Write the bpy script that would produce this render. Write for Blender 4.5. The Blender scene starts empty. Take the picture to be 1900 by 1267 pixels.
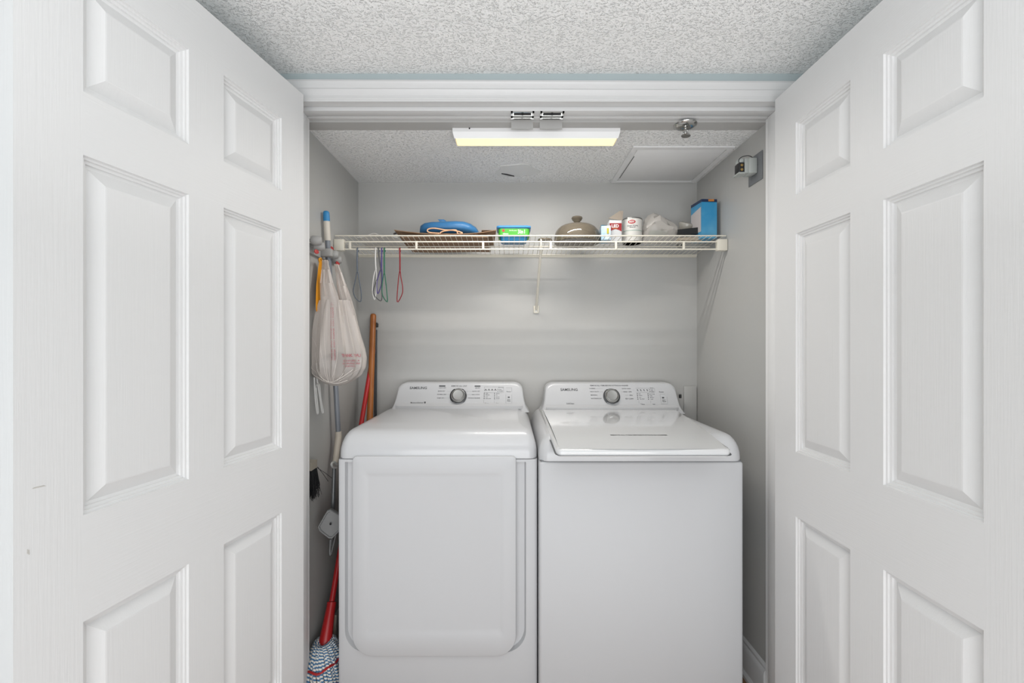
import bpy, bmesh, math, random
from mathutils import Vector, Matrix
random.seed(7)
S = bpy.context.scene
COL = S.collection
PI = math.pi
# ------------------------------------------------------------------ camera
F, CX, CY, H = 860.0, 945.0, 638.5, 1.2466      # focal length in px, principal point, eye height
cd = bpy.data.cameras.new('camera'); cam = bpy.data.objects.new('camera', cd); COL.objects.link(cam)
cam.location = (0, 0, H); cam.rotation_euler = (PI/2, 0, 0)
cd.sensor_width = 36; cd.lens = 36*F/1900; cd.shift_x = (950-CX)/1900; cd.shift_y = (CY-633.5)/1900
cd.clip_start = 0.02
S.camera = cam
# ------------------------------------------------------------------ light
w = bpy.data.worlds.new('world'); S.world = w; w.use_nodes = True
bg = w.node_tree.nodes['Background']; bg.inputs[0].default_value = (0.93, 0.97, 1.0, 1); bg.inputs[1].default_value = 0.18
def area(name, loc, rot, sx, sy, power, col=(1, 1, 1)):
    l = bpy.data.lights.new(name, 'AREA'); l.shape = 'RECTANGLE'; l.size = sx; l.size_y = sy; l.energy = power; l.color = col
    o = bpy.data.objects.new(name, l); o.location = loc; o.rotation_euler = rot; COL.objects.link(o); return o
CO = (.97, .985, 1)
area('hall_light', (0.05, -0.50, 2.06), (math.radians(18), 0, 0), 1.7, 1.0, 9, CO)
area('hall_ceiling_fill', (0.05, 0.05, 1.55), (math.radians(172), 0, 0), 1.1, 0.8, 7.5, CO)  # unseen lamp added to brighten the hall ceiling
area('hall_bounce_fill', (0.05, -0.95, 0.75), (math.radians(122), 0, 0), 2.3, 1.0, 33, (.97, .985, 1))  # added lamp out of view, stands in for light bounced up and forward
area('closet_ceiling_fill', (0.1, 0.45, 0.12), (math.radians(148), 0, 0), 1.3, 0.6, 4, CO)  # no real source here; added to lift the closet ceiling
area('hall_fill', (0.05, -1.35, 0.75), (math.radians(90), 0, 0), 2.4, 1.2, 2, CO)
vs = S.view_settings
S.display_settings.display_device = 'sRGB'
vs.view_transform = 'Standard'; vs.look = 'None'; vs.exposure = 0.12; vs.gamma = 1.0; vs.use_curve_mapping = False

# ------------------------------------------------------------------ helpers
def at_y(px, py, Y): return Vector(((px-CX)*Y/F, Y, H+(CY-py)*Y/F))
def at_z(px, py, z):
    Y = (z-H)*F/(CY-py); return Vector(((px-CX)*Y/F, Y, z))
def at_x(px, py, X):
    Y = X*F/(px-CX); return Vector((X, Y, H+(CY-py)*Y/F))

def lin(c):
    c = c.lstrip('#'); v = [int(c[i:i+2], 16)/255 for i in (0, 2, 4)]
    return tuple((x/12.92 if x <= .04045 else ((x+.055)/1.055)**2.4) for x in v)+(1,)
MATS = {}
def mat(name, col='#cccccc', rough=.5, metal=0, bump=None, emit=None, alpha=None, trans=0, spec=None, var=None, coat=0):
    """bump = (kind, scale xyz, strength, distance); var = (colour2, scale, amount)"""
    if name in MATS: return MATS[name]
    m = bpy.data.materials.new(name); m.use_nodes = True; nt = m.node_tree; b = nt.nodes['Principled BSDF']
    c = lin(col) if isinstance(col, str) else col
    b.inputs['Base Color'].default_value = c; b.inputs['Roughness'].default_value = rough; b.inputs['Metallic'].default_value = metal
    b.inputs['Transmission Weight'].default_value = trans
    if coat: b.inputs['Coat Weight'].default_value = coat; b.inputs['Coat Roughness'].default_value = .06
    if spec is not None: b.inputs['Specular IOR Level'].default_value = spec
    if alpha is not None: b.inputs['Alpha'].default_value = alpha
    if emit: b.inputs['Emission Color'].default_value = lin(emit[0]); b.inputs['Emission Strength'].default_value = emit[1]
    tc = nt.nodes.new('ShaderNodeTexCoord')
    def noise(scale, detail=3, rough_=.5):
        mp = nt.nodes.new('ShaderNodeMapping'); mp.inputs['Scale'].default_value = scale
        nt.links.new(tc.outputs['Object'], mp.inputs[0])
        n = nt.nodes.new('ShaderNodeTexNoise'); n.inputs['Scale'].default_value = 1; n.inputs['Detail'].default_value = detail; n.inputs['Roughness'].default_value = rough_
        nt.links.new(mp.outputs[0], n.inputs[0]); return n
    if var:
        n = noise(var[1]); r = nt.nodes.new('ShaderNodeMapRange'); r.inputs[1].default_value = .35; r.inputs[2].default_value = .65
        r.inputs[3].default_value = 0; r.inputs[4].default_value = var[2]
        nt.links.new(n.outputs[0], r.inputs[0])
        mx = nt.nodes.new('ShaderNodeMix'); mx.data_type = 'RGBA'; mx.inputs[6].default_value = c; mx.inputs[7].default_value = lin(var[0])
        nt.links.new(r.outputs[0], mx.inputs[0]); nt.links.new(mx.outputs[2], b.inputs['Base Color'])
    if bump:
        kind, sc, st, dist = bump
        if kind == 'knock':      # splattered, knocked-down ceiling texture
            n = noise(sc, 2, .55); n2 = noise(tuple(s*2.7 for s in sc), 2, .5)
            r = nt.nodes.new('ShaderNodeMapRange'); r.interpolation_type = 'SMOOTHSTEP'; r.inputs[1].default_value = .54; r.inputs[2].default_value = .64
            nt.links.new(n.outputs[0], r.inputs[0])
            r2 = nt.nodes.new('ShaderNodeMapRange'); r2.interpolation_type = 'SMOOTHSTEP'; r2.inputs[1].default_value = .55; r2.inputs[2].default_value = .68; r2.inputs[4].default_value = .4
            nt.links.new(n2.outputs[0], r2.inputs[0])
            a = nt.nodes.new('ShaderNodeMath'); a.operation = 'ADD'
            nt.links.new(r.outputs[0], a.inputs[0]); nt.links.new(r2.outputs[0], a.inputs[1]); h = a.outputs[0]
        else:
            h = noise(sc, 4, .6).outputs[0]
        bp = nt.nodes.new('ShaderNodeBump'); bp.inputs['Strength'].default_value = st; bp.inputs['Distance'].default_value = dist
        nt.links.new(h, bp.inputs['Height']); nt.links.new(bp.outputs[0], b.inputs['Normal'])
    MATS[name] = m; return m

def tag(o, label=None, cat=None, group=None, kind=None):
    if label: o['label'] = label
    if cat: o['category'] = cat
    if group: o['group'] = group
    if kind: o['kind'] = kind
    return o
def base(o):
    v = Vector((0, 0, 0))
    while o is not None: v += Vector(o.location); o = o.parent
    return v
def thing(name, loc, label, cat, group=None, kind=None):
    o = bpy.data.objects.new(name, None); o.empty_display_size = .05; COL.objects.link(o); o.location = loc
    return tag(o, label, cat, group, kind)
def obj(name, verts, faces, m, parent=None, smooth=False, mats=None, fm=None, org=None):
    """one mesh object from world-space vertices; its origin is its parent's base (or org)"""
    off = base(parent) if parent else Vector(org or (0, 0, 0))
    me = bpy.data.meshes.new(name); me.from_pydata([Vector(v)-off for v in verts], [], faces); me.update()
    for x in (mats or [m]): me.materials.append(x)
    if fm:
        for p, i in zip(me.polygons, fm): p.material_index = i
    bm = bmesh.new(); bm.from_mesh(me); bmesh.ops.recalc_face_normals(bm, faces=bm.faces); bm.to_mesh(me); bm.free()
    if smooth:
        me.shade_smooth()
        me.set_sharp_from_angle(angle=math.radians(smooth if smooth is not True else 40))
    o = bpy.data.objects.new(name, me); COL.objects.link(o)
    if parent: o.parent = parent
    else: o.location = off
    return o
def join(*parts):
    V, Fc = [], []
    for v, f in parts:
        n = len(V); V += list(v); Fc += [[i+n for i in q] for q in f]
    return V, Fc
def g_box(x0, x1, y0, y1, z0, z1, bev=0, seg=2):
    if bev <= 0:
        v = [Vector((x, y, z)) for z in (z0, z1) for y in (y0, y1) for x in (x0, x1)]
        return v, [[0, 1, 3, 2], [4, 5, 7, 6], [0, 1, 5, 4], [2, 3, 7, 6], [0, 2, 6, 4], [1, 3, 7, 5]]
    bm = bmesh.new(); bmesh.ops.create_cube(bm, size=1)
    for q in bm.verts: q.co = Vector(((x0+x1)/2+q.co.x*(x1-x0), (y0+y1)/2+q.co.y*(y1-y0), (z0+z1)/2+q.co.z*(z1-z0)))
    bmesh.ops.bevel(bm, geom=list(bm.edges), offset=bev, segments=seg, affect='EDGES', profile=.5)
    bm.verts.index_update(); r = [q.co.copy() for q in bm.verts], [[q.index for q in f.verts] for f in bm.faces]; bm.free(); return r
def box(name, x0, x1, y0, y1, z0, z1, m, parent=None, bev=0, seg=2, **k):
    v, f = g_box(x0, x1, y0, y1, z0, z1, bev, seg); return obj(name, v, f, m, parent, smooth=(35 if bev else False), **k)
def g_loft(rings, cap=True, closed=True):
    n = len(rings[0]); V = [Vector(p) for r in rings for p in r]; Fc = []
    for i in range(len(rings)-1):
        for j in range(n if closed else n-1):
            a = i*n+j; b = i*n+(j+1) % n; Fc.append([a, b, b+n, a+n])
    if cap and closed: Fc.append(list(range(n))[::-1]); Fc.append([len(V)-n+j for j in range(n)])
    return V, Fc
def frame_of(d):
    d = Vector(d).normalized(); u = Vector((0, 0, 1)) if abs(d.z) < .9 else Vector((1, 0, 0))
    a = d.cross(u).normalized(); return a, d.cross(a).normalized(), d
def g_tube(pts, r, seg=8, closed=False, cap=True):
    pts = [Vector(p) for p in pts]; n = len(pts); rr = r if isinstance(r, (list, tuple)) else [r]*n; rings = []
    a0 = None
    for i, p in enumerate(pts):
        if closed: d = pts[(i+1) % n]-pts[i-1]
        else: d = pts[min(i+1, n-1)]-pts[max(i-1, 0)]
        d.normalize()
        if a0 is None: a, b, _ = frame_of(d)
        else: a = (a0-d*a0.dot(d)).normalized(); b = d.cross(a)
        a0 = a
        rings.append([p+(a*math.cos(2*PI*k/seg)+b*math.sin(2*PI*k/seg))*rr[i] for k in range(seg)])
    if closed: rings.append(rings[0]); cap = False
    return g_loft(rings, cap)
def tube(name, pts, r, m, parent=None, seg=8, closed=False, **k):
    v, f = g_tube(pts, r, seg, closed); return obj(name, v, f, m, parent, smooth=50, **k)
def g_lathe(c, prof, axis=(0, 0, 1), seg=24, sx=1, sy=1):
    a, b, d = frame_of(axis); c = Vector(c)
    rings = [[c+d*h+(a*math.cos(2*PI*k/seg)*sx+b*math.sin(2*PI*k/seg)*sy)*max(r, 1e-5) for k in range(seg)] for r, h in prof]
    return g_loft(rings)
def lathe(name, c, prof, m, parent=None, axis=(0, 0, 1), seg=24, sx=1, sy=1, sm=40, **k):
    v, f = g_lathe(c, prof, axis, seg, sx, sy); return obj(name, v, f, m, parent, smooth=sm, **k)
def rrect(x0, x1, z0, z1, r, n=5):
    """rounded rectangle outline; r = radius or (bl, br, tr, tl)"""
    if not isinstance(r, (tuple, list)): r = (r,)*4
    P = []
    for (cx, cz, a0, q) in ((x0, z0, PI, r[0]), (x1, z0, 1.5*PI, r[1]), (x1, z1, 0, r[2]), (x0, z1, PI/2, r[3])):
        sx = 1 if cx == x0 else -1; sz = 1 if cz == z0 else -1
        for k in range(n+1):
            a = a0+PI/2*k/n; P.append((cx+sx*q+q*math.cos(a), cz+sz*q+q*math.sin(a)))
    return P
def spline(pts, n=8, closed=False):
    pts = [Vector(p) for p in pts]; out = []; N = len(pts)
    for i in range(N if closed else N-1):
        g = lambda k: pts[k % N] if closed else pts[max(0, min(N-1, k))]
        p0, p1, p2, p3 = g(i-1), g(i), g(i+1), g(i+2)
        for k in range(n):
            t = k/n; out.append(.5*((2*p1)+(p2-p0)*t+(2*p0-5*p1+4*p2-p3)*t*t+(3*p1-p0-3*p2+p3)*t**3))
    if not closed: out.append(pts[-1])
    return out
def lettering(name, items, fn, m, parent, bold=.0):
    """items: (string, x, y, size, align, xscale); fn maps flat (x, y) to a world point"""
    V, Fc = [], []
    for s, x, y, size, al, xs in items:
        cu = bpy.data.curves.new('t', 'FONT'); cu.body = s; cu.size = size; cu.align_x = al; cu.align_y = 'CENTER'; cu.resolution_u = 2; cu.offset = bold*size
        o = bpy.data.objects.new('t', cu); COL.objects.link(o); bpy.context.view_layer.update()
        me = bpy.data.meshes.new_from_object(o.evaluated_get(bpy.context.evaluated_depsgraph_get()))
        n = len(V); V += [fn(x+v.co.x*xs, y+v.co.y) for v in me.vertices]; Fc += [[n+i for i in p.vertices] for p in me.polygons]
        bpy.data.objects.remove(o); bpy.data.curves.remove(cu); bpy.data.meshes.remove(me)
    o = obj(name, V, Fc, m, parent); o['kind'] = 'stuff'; return o

# ------------------------------------------------------------------ materials
M_wall = mat('closet wall paint', '#adadab', .42, bump=('n', (90, 90, 90), .12, .002), var=('#b0aeaa', (3, 3, 3), .6))
M_wallhall = mat('hall wall paint', '#a9b4b6', .5)
M_ceil = mat('knockdown ceiling', '#f2f2f1', .55, bump=('knock', (115, 145, 115), .9, .0036))
M_ceilc = mat('closet ceiling texture', '#ebebea', .45, bump=('knock', (100, 120, 100), .9, .0055))
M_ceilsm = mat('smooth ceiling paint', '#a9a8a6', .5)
M_patch = mat('smooth plaster patch', '#d2d2d0', .5)
M_trim = mat('white trim paint', '#cbcbcb', .33)
M_dv = mat('door paint upright grain', '#d6d6d6', .5, bump=('n', (230, 230, 7), .32, .0012))
M_ds = mat('smooth door moulding paint', '#dadada', .42)
M_dh = mat('door paint level grain', '#d6d6d6', .5, bump=('n', (9, 9, 230), .32, .0012))
M_jamb_lit = mat('lit jamb paint', '#e4e4e4', .4)  # trim white made lighter, standing in for light on the side jambs
M_app = mat('white enamel', '#c2c3c5', .30, coat=.25)
M_front = mat('white enamel front', '#c0c1c3', .5)
M_lid = mat('glossy lid enamel', '#d2d3d4', .12, coat=.8)
M_appdk = mat('gap shadow plastic', '#6b6c6e', .5)
M_print = mat('panel print', '#4b4d50', .5)
M_printl = mat('pale panel print', '#8a8c8f', .5)
M_chrome = mat('satin chrome', '#b9b9b7', .16, 1)
M_dial = mat('dark satin metal', '#77787a', .25, .8)
M_black = mat('black plastic', '#191a1c', .4)
M_wire = mat('cream coated wire', '#d6d1c4', .4)
M_wood = mat('brown floor board', '#8a6647', .4, bump=('n', (4, 90, 4), .2, .002), var=('#6f4f35', (2, 40, 2), .7))

# ------------------------------------------------------------------ setting
YW, YB = 1.525, 2.214           # hall wall plane, closet back wall
XL, XR = -.721, .896
ZC, ZH = 2.018, 2.1366          # closet ceiling, hall ceiling
YJ = 1.610                      # inner edge of the jamb
JL, JR = -.6945, .8905
def struct(o, label, cat): return tag(o, label, cat, kind='structure')
HX0, HX1, HY0 = -1.25, 1.35, -1.6
struct(box('floor', HX0, HX1, HY0, YB+.1, -.05, 0, M_wood), 'brown wooden floor just showing in the gap beside the right baseboard', 'floor')
struct(box('wall_back', XL-.1, XR+.1, YB, YB+.08, 0, ZH+.1, M_wall), 'pale grey closet wall behind the two machines and the wire shelf', 'wall')
struct(box('wall_left', XL-.08, XL, YJ, YB, 0, ZH+.1, M_wall), 'grey side wall of the closet where mops and bag hang', 'wall')
struct(box('wall_right', XR, XR+.08, YJ, YB, 0, ZH+.1, M_wall), 'grey side wall of the closet that carries the doorbell transformer', 'wall')
v, f = join(g_box(HX0, JL-.02, YW, YJ, 0, ZH+.05), g_box(JR+.02, HX1, YW, YJ, 0, ZH+.05), g_box(JL-.02, JR+.02, YW, YJ, 2.06, ZH+.05))
struct(obj('wall_front', v, f, M_wallhall), 'strip of blue-grey hall wall above the white door casing', 'wall')
v, f = join(g_box(HX0-.05, HX0, HY0, YW, 0, ZH+.05))
struct(obj('wall_hall_left', v, f, M_wallhall), 'hall wall hidden behind the open left door', 'wall')
v, f = join(g_box(HX1, HX1+.05, HY0, YW, 0, ZH+.05))
struct(obj('wall_hall_right', v, f, M_wallhall), 'hall wall hidden behind the open right door', 'wall')
struct(box('ceiling', HX0-.05, HX1+.05, HY0, YW, ZH, ZH+.06, M_ceil), 'rough textured white hall ceiling in front of the closet', 'ceiling')
YS = at_z(1000, 241, ZC).y
cc = thing('ceiling_closet', (0, 1.9, ZC), 'low textured closet ceiling above the wire shelf', 'ceiling', kind='structure')
box('textured_field', XL, XR, YS, YB, ZC, ZC+.05, M_ceilc, cc)
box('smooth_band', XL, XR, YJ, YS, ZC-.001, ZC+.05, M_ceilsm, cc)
pc = at_z(957, 316, ZC)
bl = [(pc.x+.092*math.cos(a)*(1+.16*math.sin(3*a+1)+.09*math.sin(5*a)), pc.y+.080*math.sin(a)*(1+.16*math.cos(2*a+.5)+.06*math.sin(4*a))) for a in [2*PI*k/36 for k in range(36)]]
v, f = g_loft([[(x, y, ZC-.0025) for x, y in bl], [(x, y, ZC+.004) for x, y in bl]])
obj('plaster_patch', v, f, M_patch, cc)
q = at_z(942, 323, ZC)
v, f = g_loft([[(q.x-.028, q.y-.018, z), (q.x-.004, q.y-.010, z), (q.x+.030, q.y+.014, z), (q.x+.006, q.y+.004, z)] for z in (ZC-.0065, ZC-.002)])
obj('crack', v, f, M_black, cc)

# baseboards: moulded profile
def baseboard(name, path_a, path_b, nrm, label):
    prof = [(0, 0), (.022, 0), (.022, .012), (.016, .02), (.012, .022), (.012, .095), (.010, .105), (.005, .112), (.006, .122), (.002, .13), (0, .132)]
    a, b, n = Vector(path_a), Vector(path_b), Vector(nrm)
    v, f = g_loft([[p+n*d+Vector((0, 0, h)) for d, h in prof] for p in (a, b)])
    return struct(obj(name, v, f, M_trim, smooth=30), label, 'baseboard')
baseboard('baseboard_right', (XR, YJ+.002, 0), (XR, YB, 0), (-1, 0, 0), 'white moulded baseboard along the right closet wall beside the washer')
baseboard('baseboard_left', (XL, YJ+.002, 0), (XL, YB, 0), (1, 0, 0), 'white baseboard along the left closet wall behind the mop')

# jambs and stops
ZO = at_y(1000, 186, 1.505).z   # head of the opening
tr = thing('trim_2', (0, YW, ZO), 'white jamb lining of the closet opening', 'door frame', kind='structure')
box('head_jamb', JL-.02, JR+.02, YW-.012, YJ, ZO, ZO+.02, M_trim, tr)
ZS = at_y(1000, 205.5, 1.5457).z
box('head_stop', JL, JR, 1.5457, 1.585, ZS, ZO, M_trim, tr, bev=.0015)
box('head_back_stop', JL, JR, 1.588, YJ, ZS-.0005, ZO, M_trim, tr, bev=.001)
for s, X in ((-1, JL), (1, JR)):
    v, f = join(g_box(min(X, X+s*.02), max(X, X+s*.02), YW-.012, YJ, 0, ZO))
    obj('side_jamb', v, f, M_jamb_lit, tr)
    box('side_stop', min(X, X-s*.004), max(X, X-s*.004), 1.5457, 1.59, 0, ZS, M_jamb_lit, tr, bev=.001)
# casing: ogee profile with flat field; (distance from opening, proud of wall)
CP = [(.004, 0), (.004, .010), (.006, .013), (.010, .0135), (.012, .011), (.020, .012), (.030, .0155), (.036, .018), (.040, .016), (.056, .018), (.060, .020), (.066, .0185), (.068, 0)]
cas = thing('trim_1', (0, YW, ZO), 'white moulded casing around the closet opening', 'casing', kind='structure')
def miter(path, name):
    rings = []
    for (x, z, dx, dz) in path: rings.append([(x+dx*d, YW-h, z+dz*d) for d, h in CP])
    v, f = g_loft(rings); return obj(name, v, f, M_trim, cas, smooth=25)
miter([(JL, ZO+.003, -1, 1), (JR, ZO-.003, 1, 1)], 'head_casing')
miter([(JL, 0, -1, 0), (JL, ZO+.003, -1, 1)], 'side_casing')
miter([(JR, 0, 1, 0), (JR, ZO-.003, 1, 1)], 'side_casing')

# ------------------------------------------------------------------ doors
PR = [(0, 0), (.0012, -.005), (.0055, -.0055), (.0065, -.0095), (.0115, -.0105), (.0125, -.0145), (.018, -.0160), (.0425, -.0045), (.0455, -.004)]
US = [.107, .328, .4306, .654]; ZP = [.24, .749, .940, 1.586, 1.6996, 1.915]
def door(name, X0, Y0, ang, sgn, dz, ztop, width, label):
    """sgn = which way the visible face looks (+1: +X)"""
    d = Vector((-sgn*math.sin(ang), -math.cos(ang), 0)); n = Vector((sgn*math.cos(ang), -math.sin(ang), 0))
    P0 = Vector((X0, Y0, 0)); TH = .035
    t = thing(name, P0, label, 'door', kind='structure')
    W = lambda u, w_, z: P0+d*u+n*w_+Vector((0, 0, z))
    us = [0]+US+[width]; zs = [.008]+[z+dz for z in ZP]+[ztop]
    V, Fc, FM = [], [], []
    def quad(a, b, c, e, k): n0 = len(V); V.extend([a, b, c, e]); Fc.append([n0, n0+1, n0+2, n0+3]); FM.append(k)
    nz = len(zs)-1
    for i in range(5):
        if i in (0, 2, 4):      # stiles and mullion run full height except where rails cut the mullion
            for j in range(nz):
                k = 0 if (i != 2 or j % 2 == 1) else 1
                quad(W(us[i], 0, zs[j]), W(us[i+1], 0, zs[j]), W(us[i+1], 0, zs[j+1]), W(us[i], 0, zs[j+1]), k)
        else:
            for j in range(0, nz, 2):
                quad(W(us[i], 0, zs[j]), W(us[i+1], 0, zs[j]), W(us[i+1], 0, zs[j+1]), W(us[i], 0, zs[j+1]), 1)
    z0, z1 = zs[0], zs[-1]
    quad(W(0, -TH, z0), W(width, -TH, z0), W(width, -TH, z1), W(0, -TH, z1), 0)
    quad(W(0, 0, z0), W(0, -TH, z0), W(0, -TH, z1), W(0, 0, z1), 0)
    quad(W(width, 0, z0), W(width, -TH, z0), W(width, -TH, z1), W(width, 0, z1), 0)
    quad(W(0, 0, z0), W(width, 0, z0), W(width, -TH, z0), W(0, -TH, z0), 0)
    quad(W(0, 0, z1), W(width, 0, z1), W(width, -TH, z1), W(0, -TH, z1), 0)
    obj('leaf', V, Fc, None, t, mats=[M_dv, M_dh], fm=FM)
    for i in (1, 3):
        for j in (1, 3, 5):
            u0, u1, a, b = us[i], us[i+1], zs[j], zs[j+1]
            rings = [[W(u0+q, h, a+q), W(u1-q, h, a+q), W(u1-q, h, b-q), W(u0+q, h, b-q)] for q, h in PR]
            v, f = g_loft(rings, cap=False); f.append([len(v)-4, len(v)-3, len(v)-2, len(v)-1]); nsm = 6*4
            # a shallow rim on the back closes the pressed panel
            obj('panel', v, f, None, t, mats=[M_dv, M_ds], fm=[1 if q < nsm else 0 for q in range(len(f))])
    return t, W
dl, Wl = door('door_1', -.6552, 1.4753, .1660, 1, 0, 2.040, .757, 'white six-panel closet door swung open on the left')
door('door_2', .8486, 1.4795, -.0055, -1, -.012, 2.026, .762, 'white six-panel closet door swung open on the right')
M_scuff = mat('faint scuff', '#bbb8b3', .6)
for uu, zz, su, sz_ in ((.722, .943+.0, .010, .0016), (.737, .836, .0018, .006)):
    zz = H+(CY-(903 if su > .005 else 1023))*Wl(uu, 0, 0).y/F
    v, f = g_loft([[Wl(uu-su, h, zz-sz_), Wl(uu+su, h, zz-sz_*.4), Wl(uu+su*.8, h, zz+sz_*.7), Wl(uu-su*.7, h, zz+sz_*.3)] for h in (.0002, .0005)]); obj('scuff', v, f, M_scuff, dl)
M_hinge = mat('hinge steel', '#a8a8a6', .3, 1)

# door catches under the head jamb
for (x0, x1), lab in (((947, 992), 'small steel roller catch under the door head, left of the pair'), ((1002, 1048), 'small steel roller catch under the door head, right of the pair')):
    ya = 1.5457
    A = at_y(x0, 208, ya); B = at_y(x1, 208, ya)
    t = thing('door_catch', ((A.x+B.x)/2, ya+.03, ZS), lab, 'catch', group='catches under the door head')
    a, b = A.x+.002, B.x-.001
    v, f = join(g_box(a, b, ya+.002, ya+.007, ZS-.004, ZS), g_box(a, b, ya+.024, ya+.029, ZS-.004, ZS), g_box(a, a+.006, ya+.002, ya+.029, ZS-.004, ZS), g_box(b-.006, b, ya+.002, ya+.029, ZS-.004, ZS), g_box(a, b, ya+.003, ya+.028, ZS-.001, ZS))
    obj('housing', v, f, M_chrome, t)
    tube('roller', [(a+.010, ya+.015, ZS-.004), (b-.010, ya+.015, ZS-.004)], .0035, M_black, t)
    lathe('screw', ((a+b)/2, ya+.014, ZS-.009), [(0, 0), (.004, .001), (.004, .003), (0, .0045)], M_black, t, seg=10)
    zt_plate = at_y(x0, 240, ya+.062).z
    box('grey_plate', a+.001, b-.001, ya+.060, ya+.063, zt_plate, ZS-.0006, M_ceilsm, t)  # thin grey plate below the catch, coloured like the smooth ceiling band
    # strike lip behind the stop
    Z2 = at_y(x0, 224, ya+.045).z
    v, f = join(g_box(a, b, ya+.034, ya+.037, Z2, ZS))
    obj('plate', v, f, M_chrome, t)
    for k in (.1, .9): lathe('screw', (a+(b-a)*k, ya+.034, (Z2+ZS)/2), [(0, -.0015), (.002, -.001), (.002, .0005)], M_hinge, t, axis=(0, -1, 0), seg=8)

# ------------------------------------------------------------------ light fixture
lamp = thing('light_fixture', (at_z(995, 236, ZC).x, at_z(995, 236, ZC).y, ZC), 'slim white fixture with a glowing warm lens on the closet ceiling', 'light')
Yf = at_z(995, 236.5, ZC).y
xa, xb = at_z(840.5, 236.5, ZC).x, at_z(1150, 236.5, ZC).x
z1 = at_y(995, 244, Yf).z; z2 = z1-.020
Yl0 = at_z(995, 257, z2).y; Yl1 = at_z(995, 270, z2).y
sec = [(Yf, ZC-.0015), (Yf, z1), (Yl0-.002, z2-.0005), (Yl0, z2), (Yl0, z2+.003), (Yl1, z2+.003), (Yl1, z2), (Yl1+.004, z2-.0005), (Yl1+.03, z2+.012), (Yl1+.04, ZC-.0015)]
M_fix = mat('fixture white', '#dfdfdf', .35)
tp = lambda x, z: x+(1 if x < 0 else -1)*min(.006, max(0, (z1-z)*.3))
v, f = g_loft([[(tp(x, z), y, z) for y, z in sec] for x in (xa, xb)])
obj('housing', v, f, M_fix, lamp)
M_lens = mat('warm lit lens', '#fff3d0', .4, emit=('#ffdf95', .95))
box('lens', xa+.009, xb-.009, Yl0, Yl1, z2-.001, z2+.003, M_lens, lamp)
for x0, x1 in ((xa-.002, xa), (xb, xb+.002)):
    v, f = g_loft([[(tp(x, z), y, z) for y, z in (sec[0], sec[1], sec[2], sec[7], sec[8], sec[9])] for x in (x0, x1)]); obj('end_cap', v, f, M_fix, lamp)
lathe('rivet', (at_y(871, 233, Yf).x, Yf, at_y(871, 233, Yf).z-.010), [(.003, 0), (.002, .002), (0, .0025)], M_black, lamp, axis=(0, -1, 0), seg=10)
ll = bpy.data.lights.new('lens_glow', 'AREA'); ll.shape = 'RECTANGLE'; ll.size = xb-xa-.03; ll.size_y = .03; ll.energy = 5.8; ll.color = (1, .965, .92)
lo = bpy.data.objects.new('lens_glow', ll); COL.objects.link(lo); lo.parent = lamp; lo.location = Vector(((xa+xb)/2, (Yl0+Yl1)/2, z2-.004))-base(lamp)

# ------------------------------------------------------------------ sprinkler
sp = at_z(1272, 229, ZC-.002); sp.y = 1.628; sp.x = (1271.5-CX)*sp.y/F
t = thing('sprinkler_head', (sp.x, sp.y, ZC), 'small chrome fire sprinkler head hanging from the closet ceiling', 'sprinkler')
lathe('escutcheon', (sp.x, sp.y, ZC-.001), [(.040, 0), (.039, -.003), (.030, -.009), (.012, -.012), (.008, -.010)], M_chrome, t, seg=28)
lathe('stem', (sp.x, sp.y, ZC-.008), [(.007, 0), (.007, -.012), (.005, -.014), (.005, -.030), (.003, -.033)], M_chrome, t, seg=14)
for s in (-1, 1): tube('frame_arm', spline([(sp.x+s*.004, sp.y, ZC-.018), (sp.x+s*.009, sp.y, ZC-.026), (sp.x+s*.003, sp.y, ZC-.036)], 4), .0016, M_chrome, t, seg=6)
lathe('deflector', (sp.x+.002, sp.y, ZC-.040), [(0, .0015), (.015, .002), (.016, 0), (.015, -.001), (0, -.0005)], M_chrome, t, axis=(.08, 0, 1), seg=20)

# ------------------------------------------------------------------ ceiling access panel
A = at_z(1175, 270.5, ZC); B = at_z(1366, 270.5, ZC)
x0, x1, y0, y1 = A.x, B.x-.004, A.y, YB-.012
t = thing('access_panel', ((x0+x1)/2, (y0+y1)/2, ZC), 'square white access panel in the closet ceiling beside the right wall', 'panel')
M_ap = mat('access panel white', '#dadada', .4)
wd = .022
v, f = join(g_box(x0, x1, y0, y0+wd, ZC-.006, ZC-.0006), g_box(x0, x1, y1-wd, y1, ZC-.006, ZC-.0006), g_box(x0, x0+wd, y0+wd, y1-wd, ZC-.006, ZC-.0006), g_box(x1-wd, x1, y0+wd, y1-wd, ZC-.006, ZC-.0006))
obj('frame', v, f, M_ap, t)
box('hatch', x0+wd+.002, x1-wd-.002, y0+wd+.002, y1-wd-.002, ZC-.0045, ZC-.0006, M_ap, t, bev=.001)
box('slot', x0+wd+.004, x0+wd+.007, y0+.09, y1-.06, ZC-.0052, ZC-.0042, M_black, t)

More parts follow.
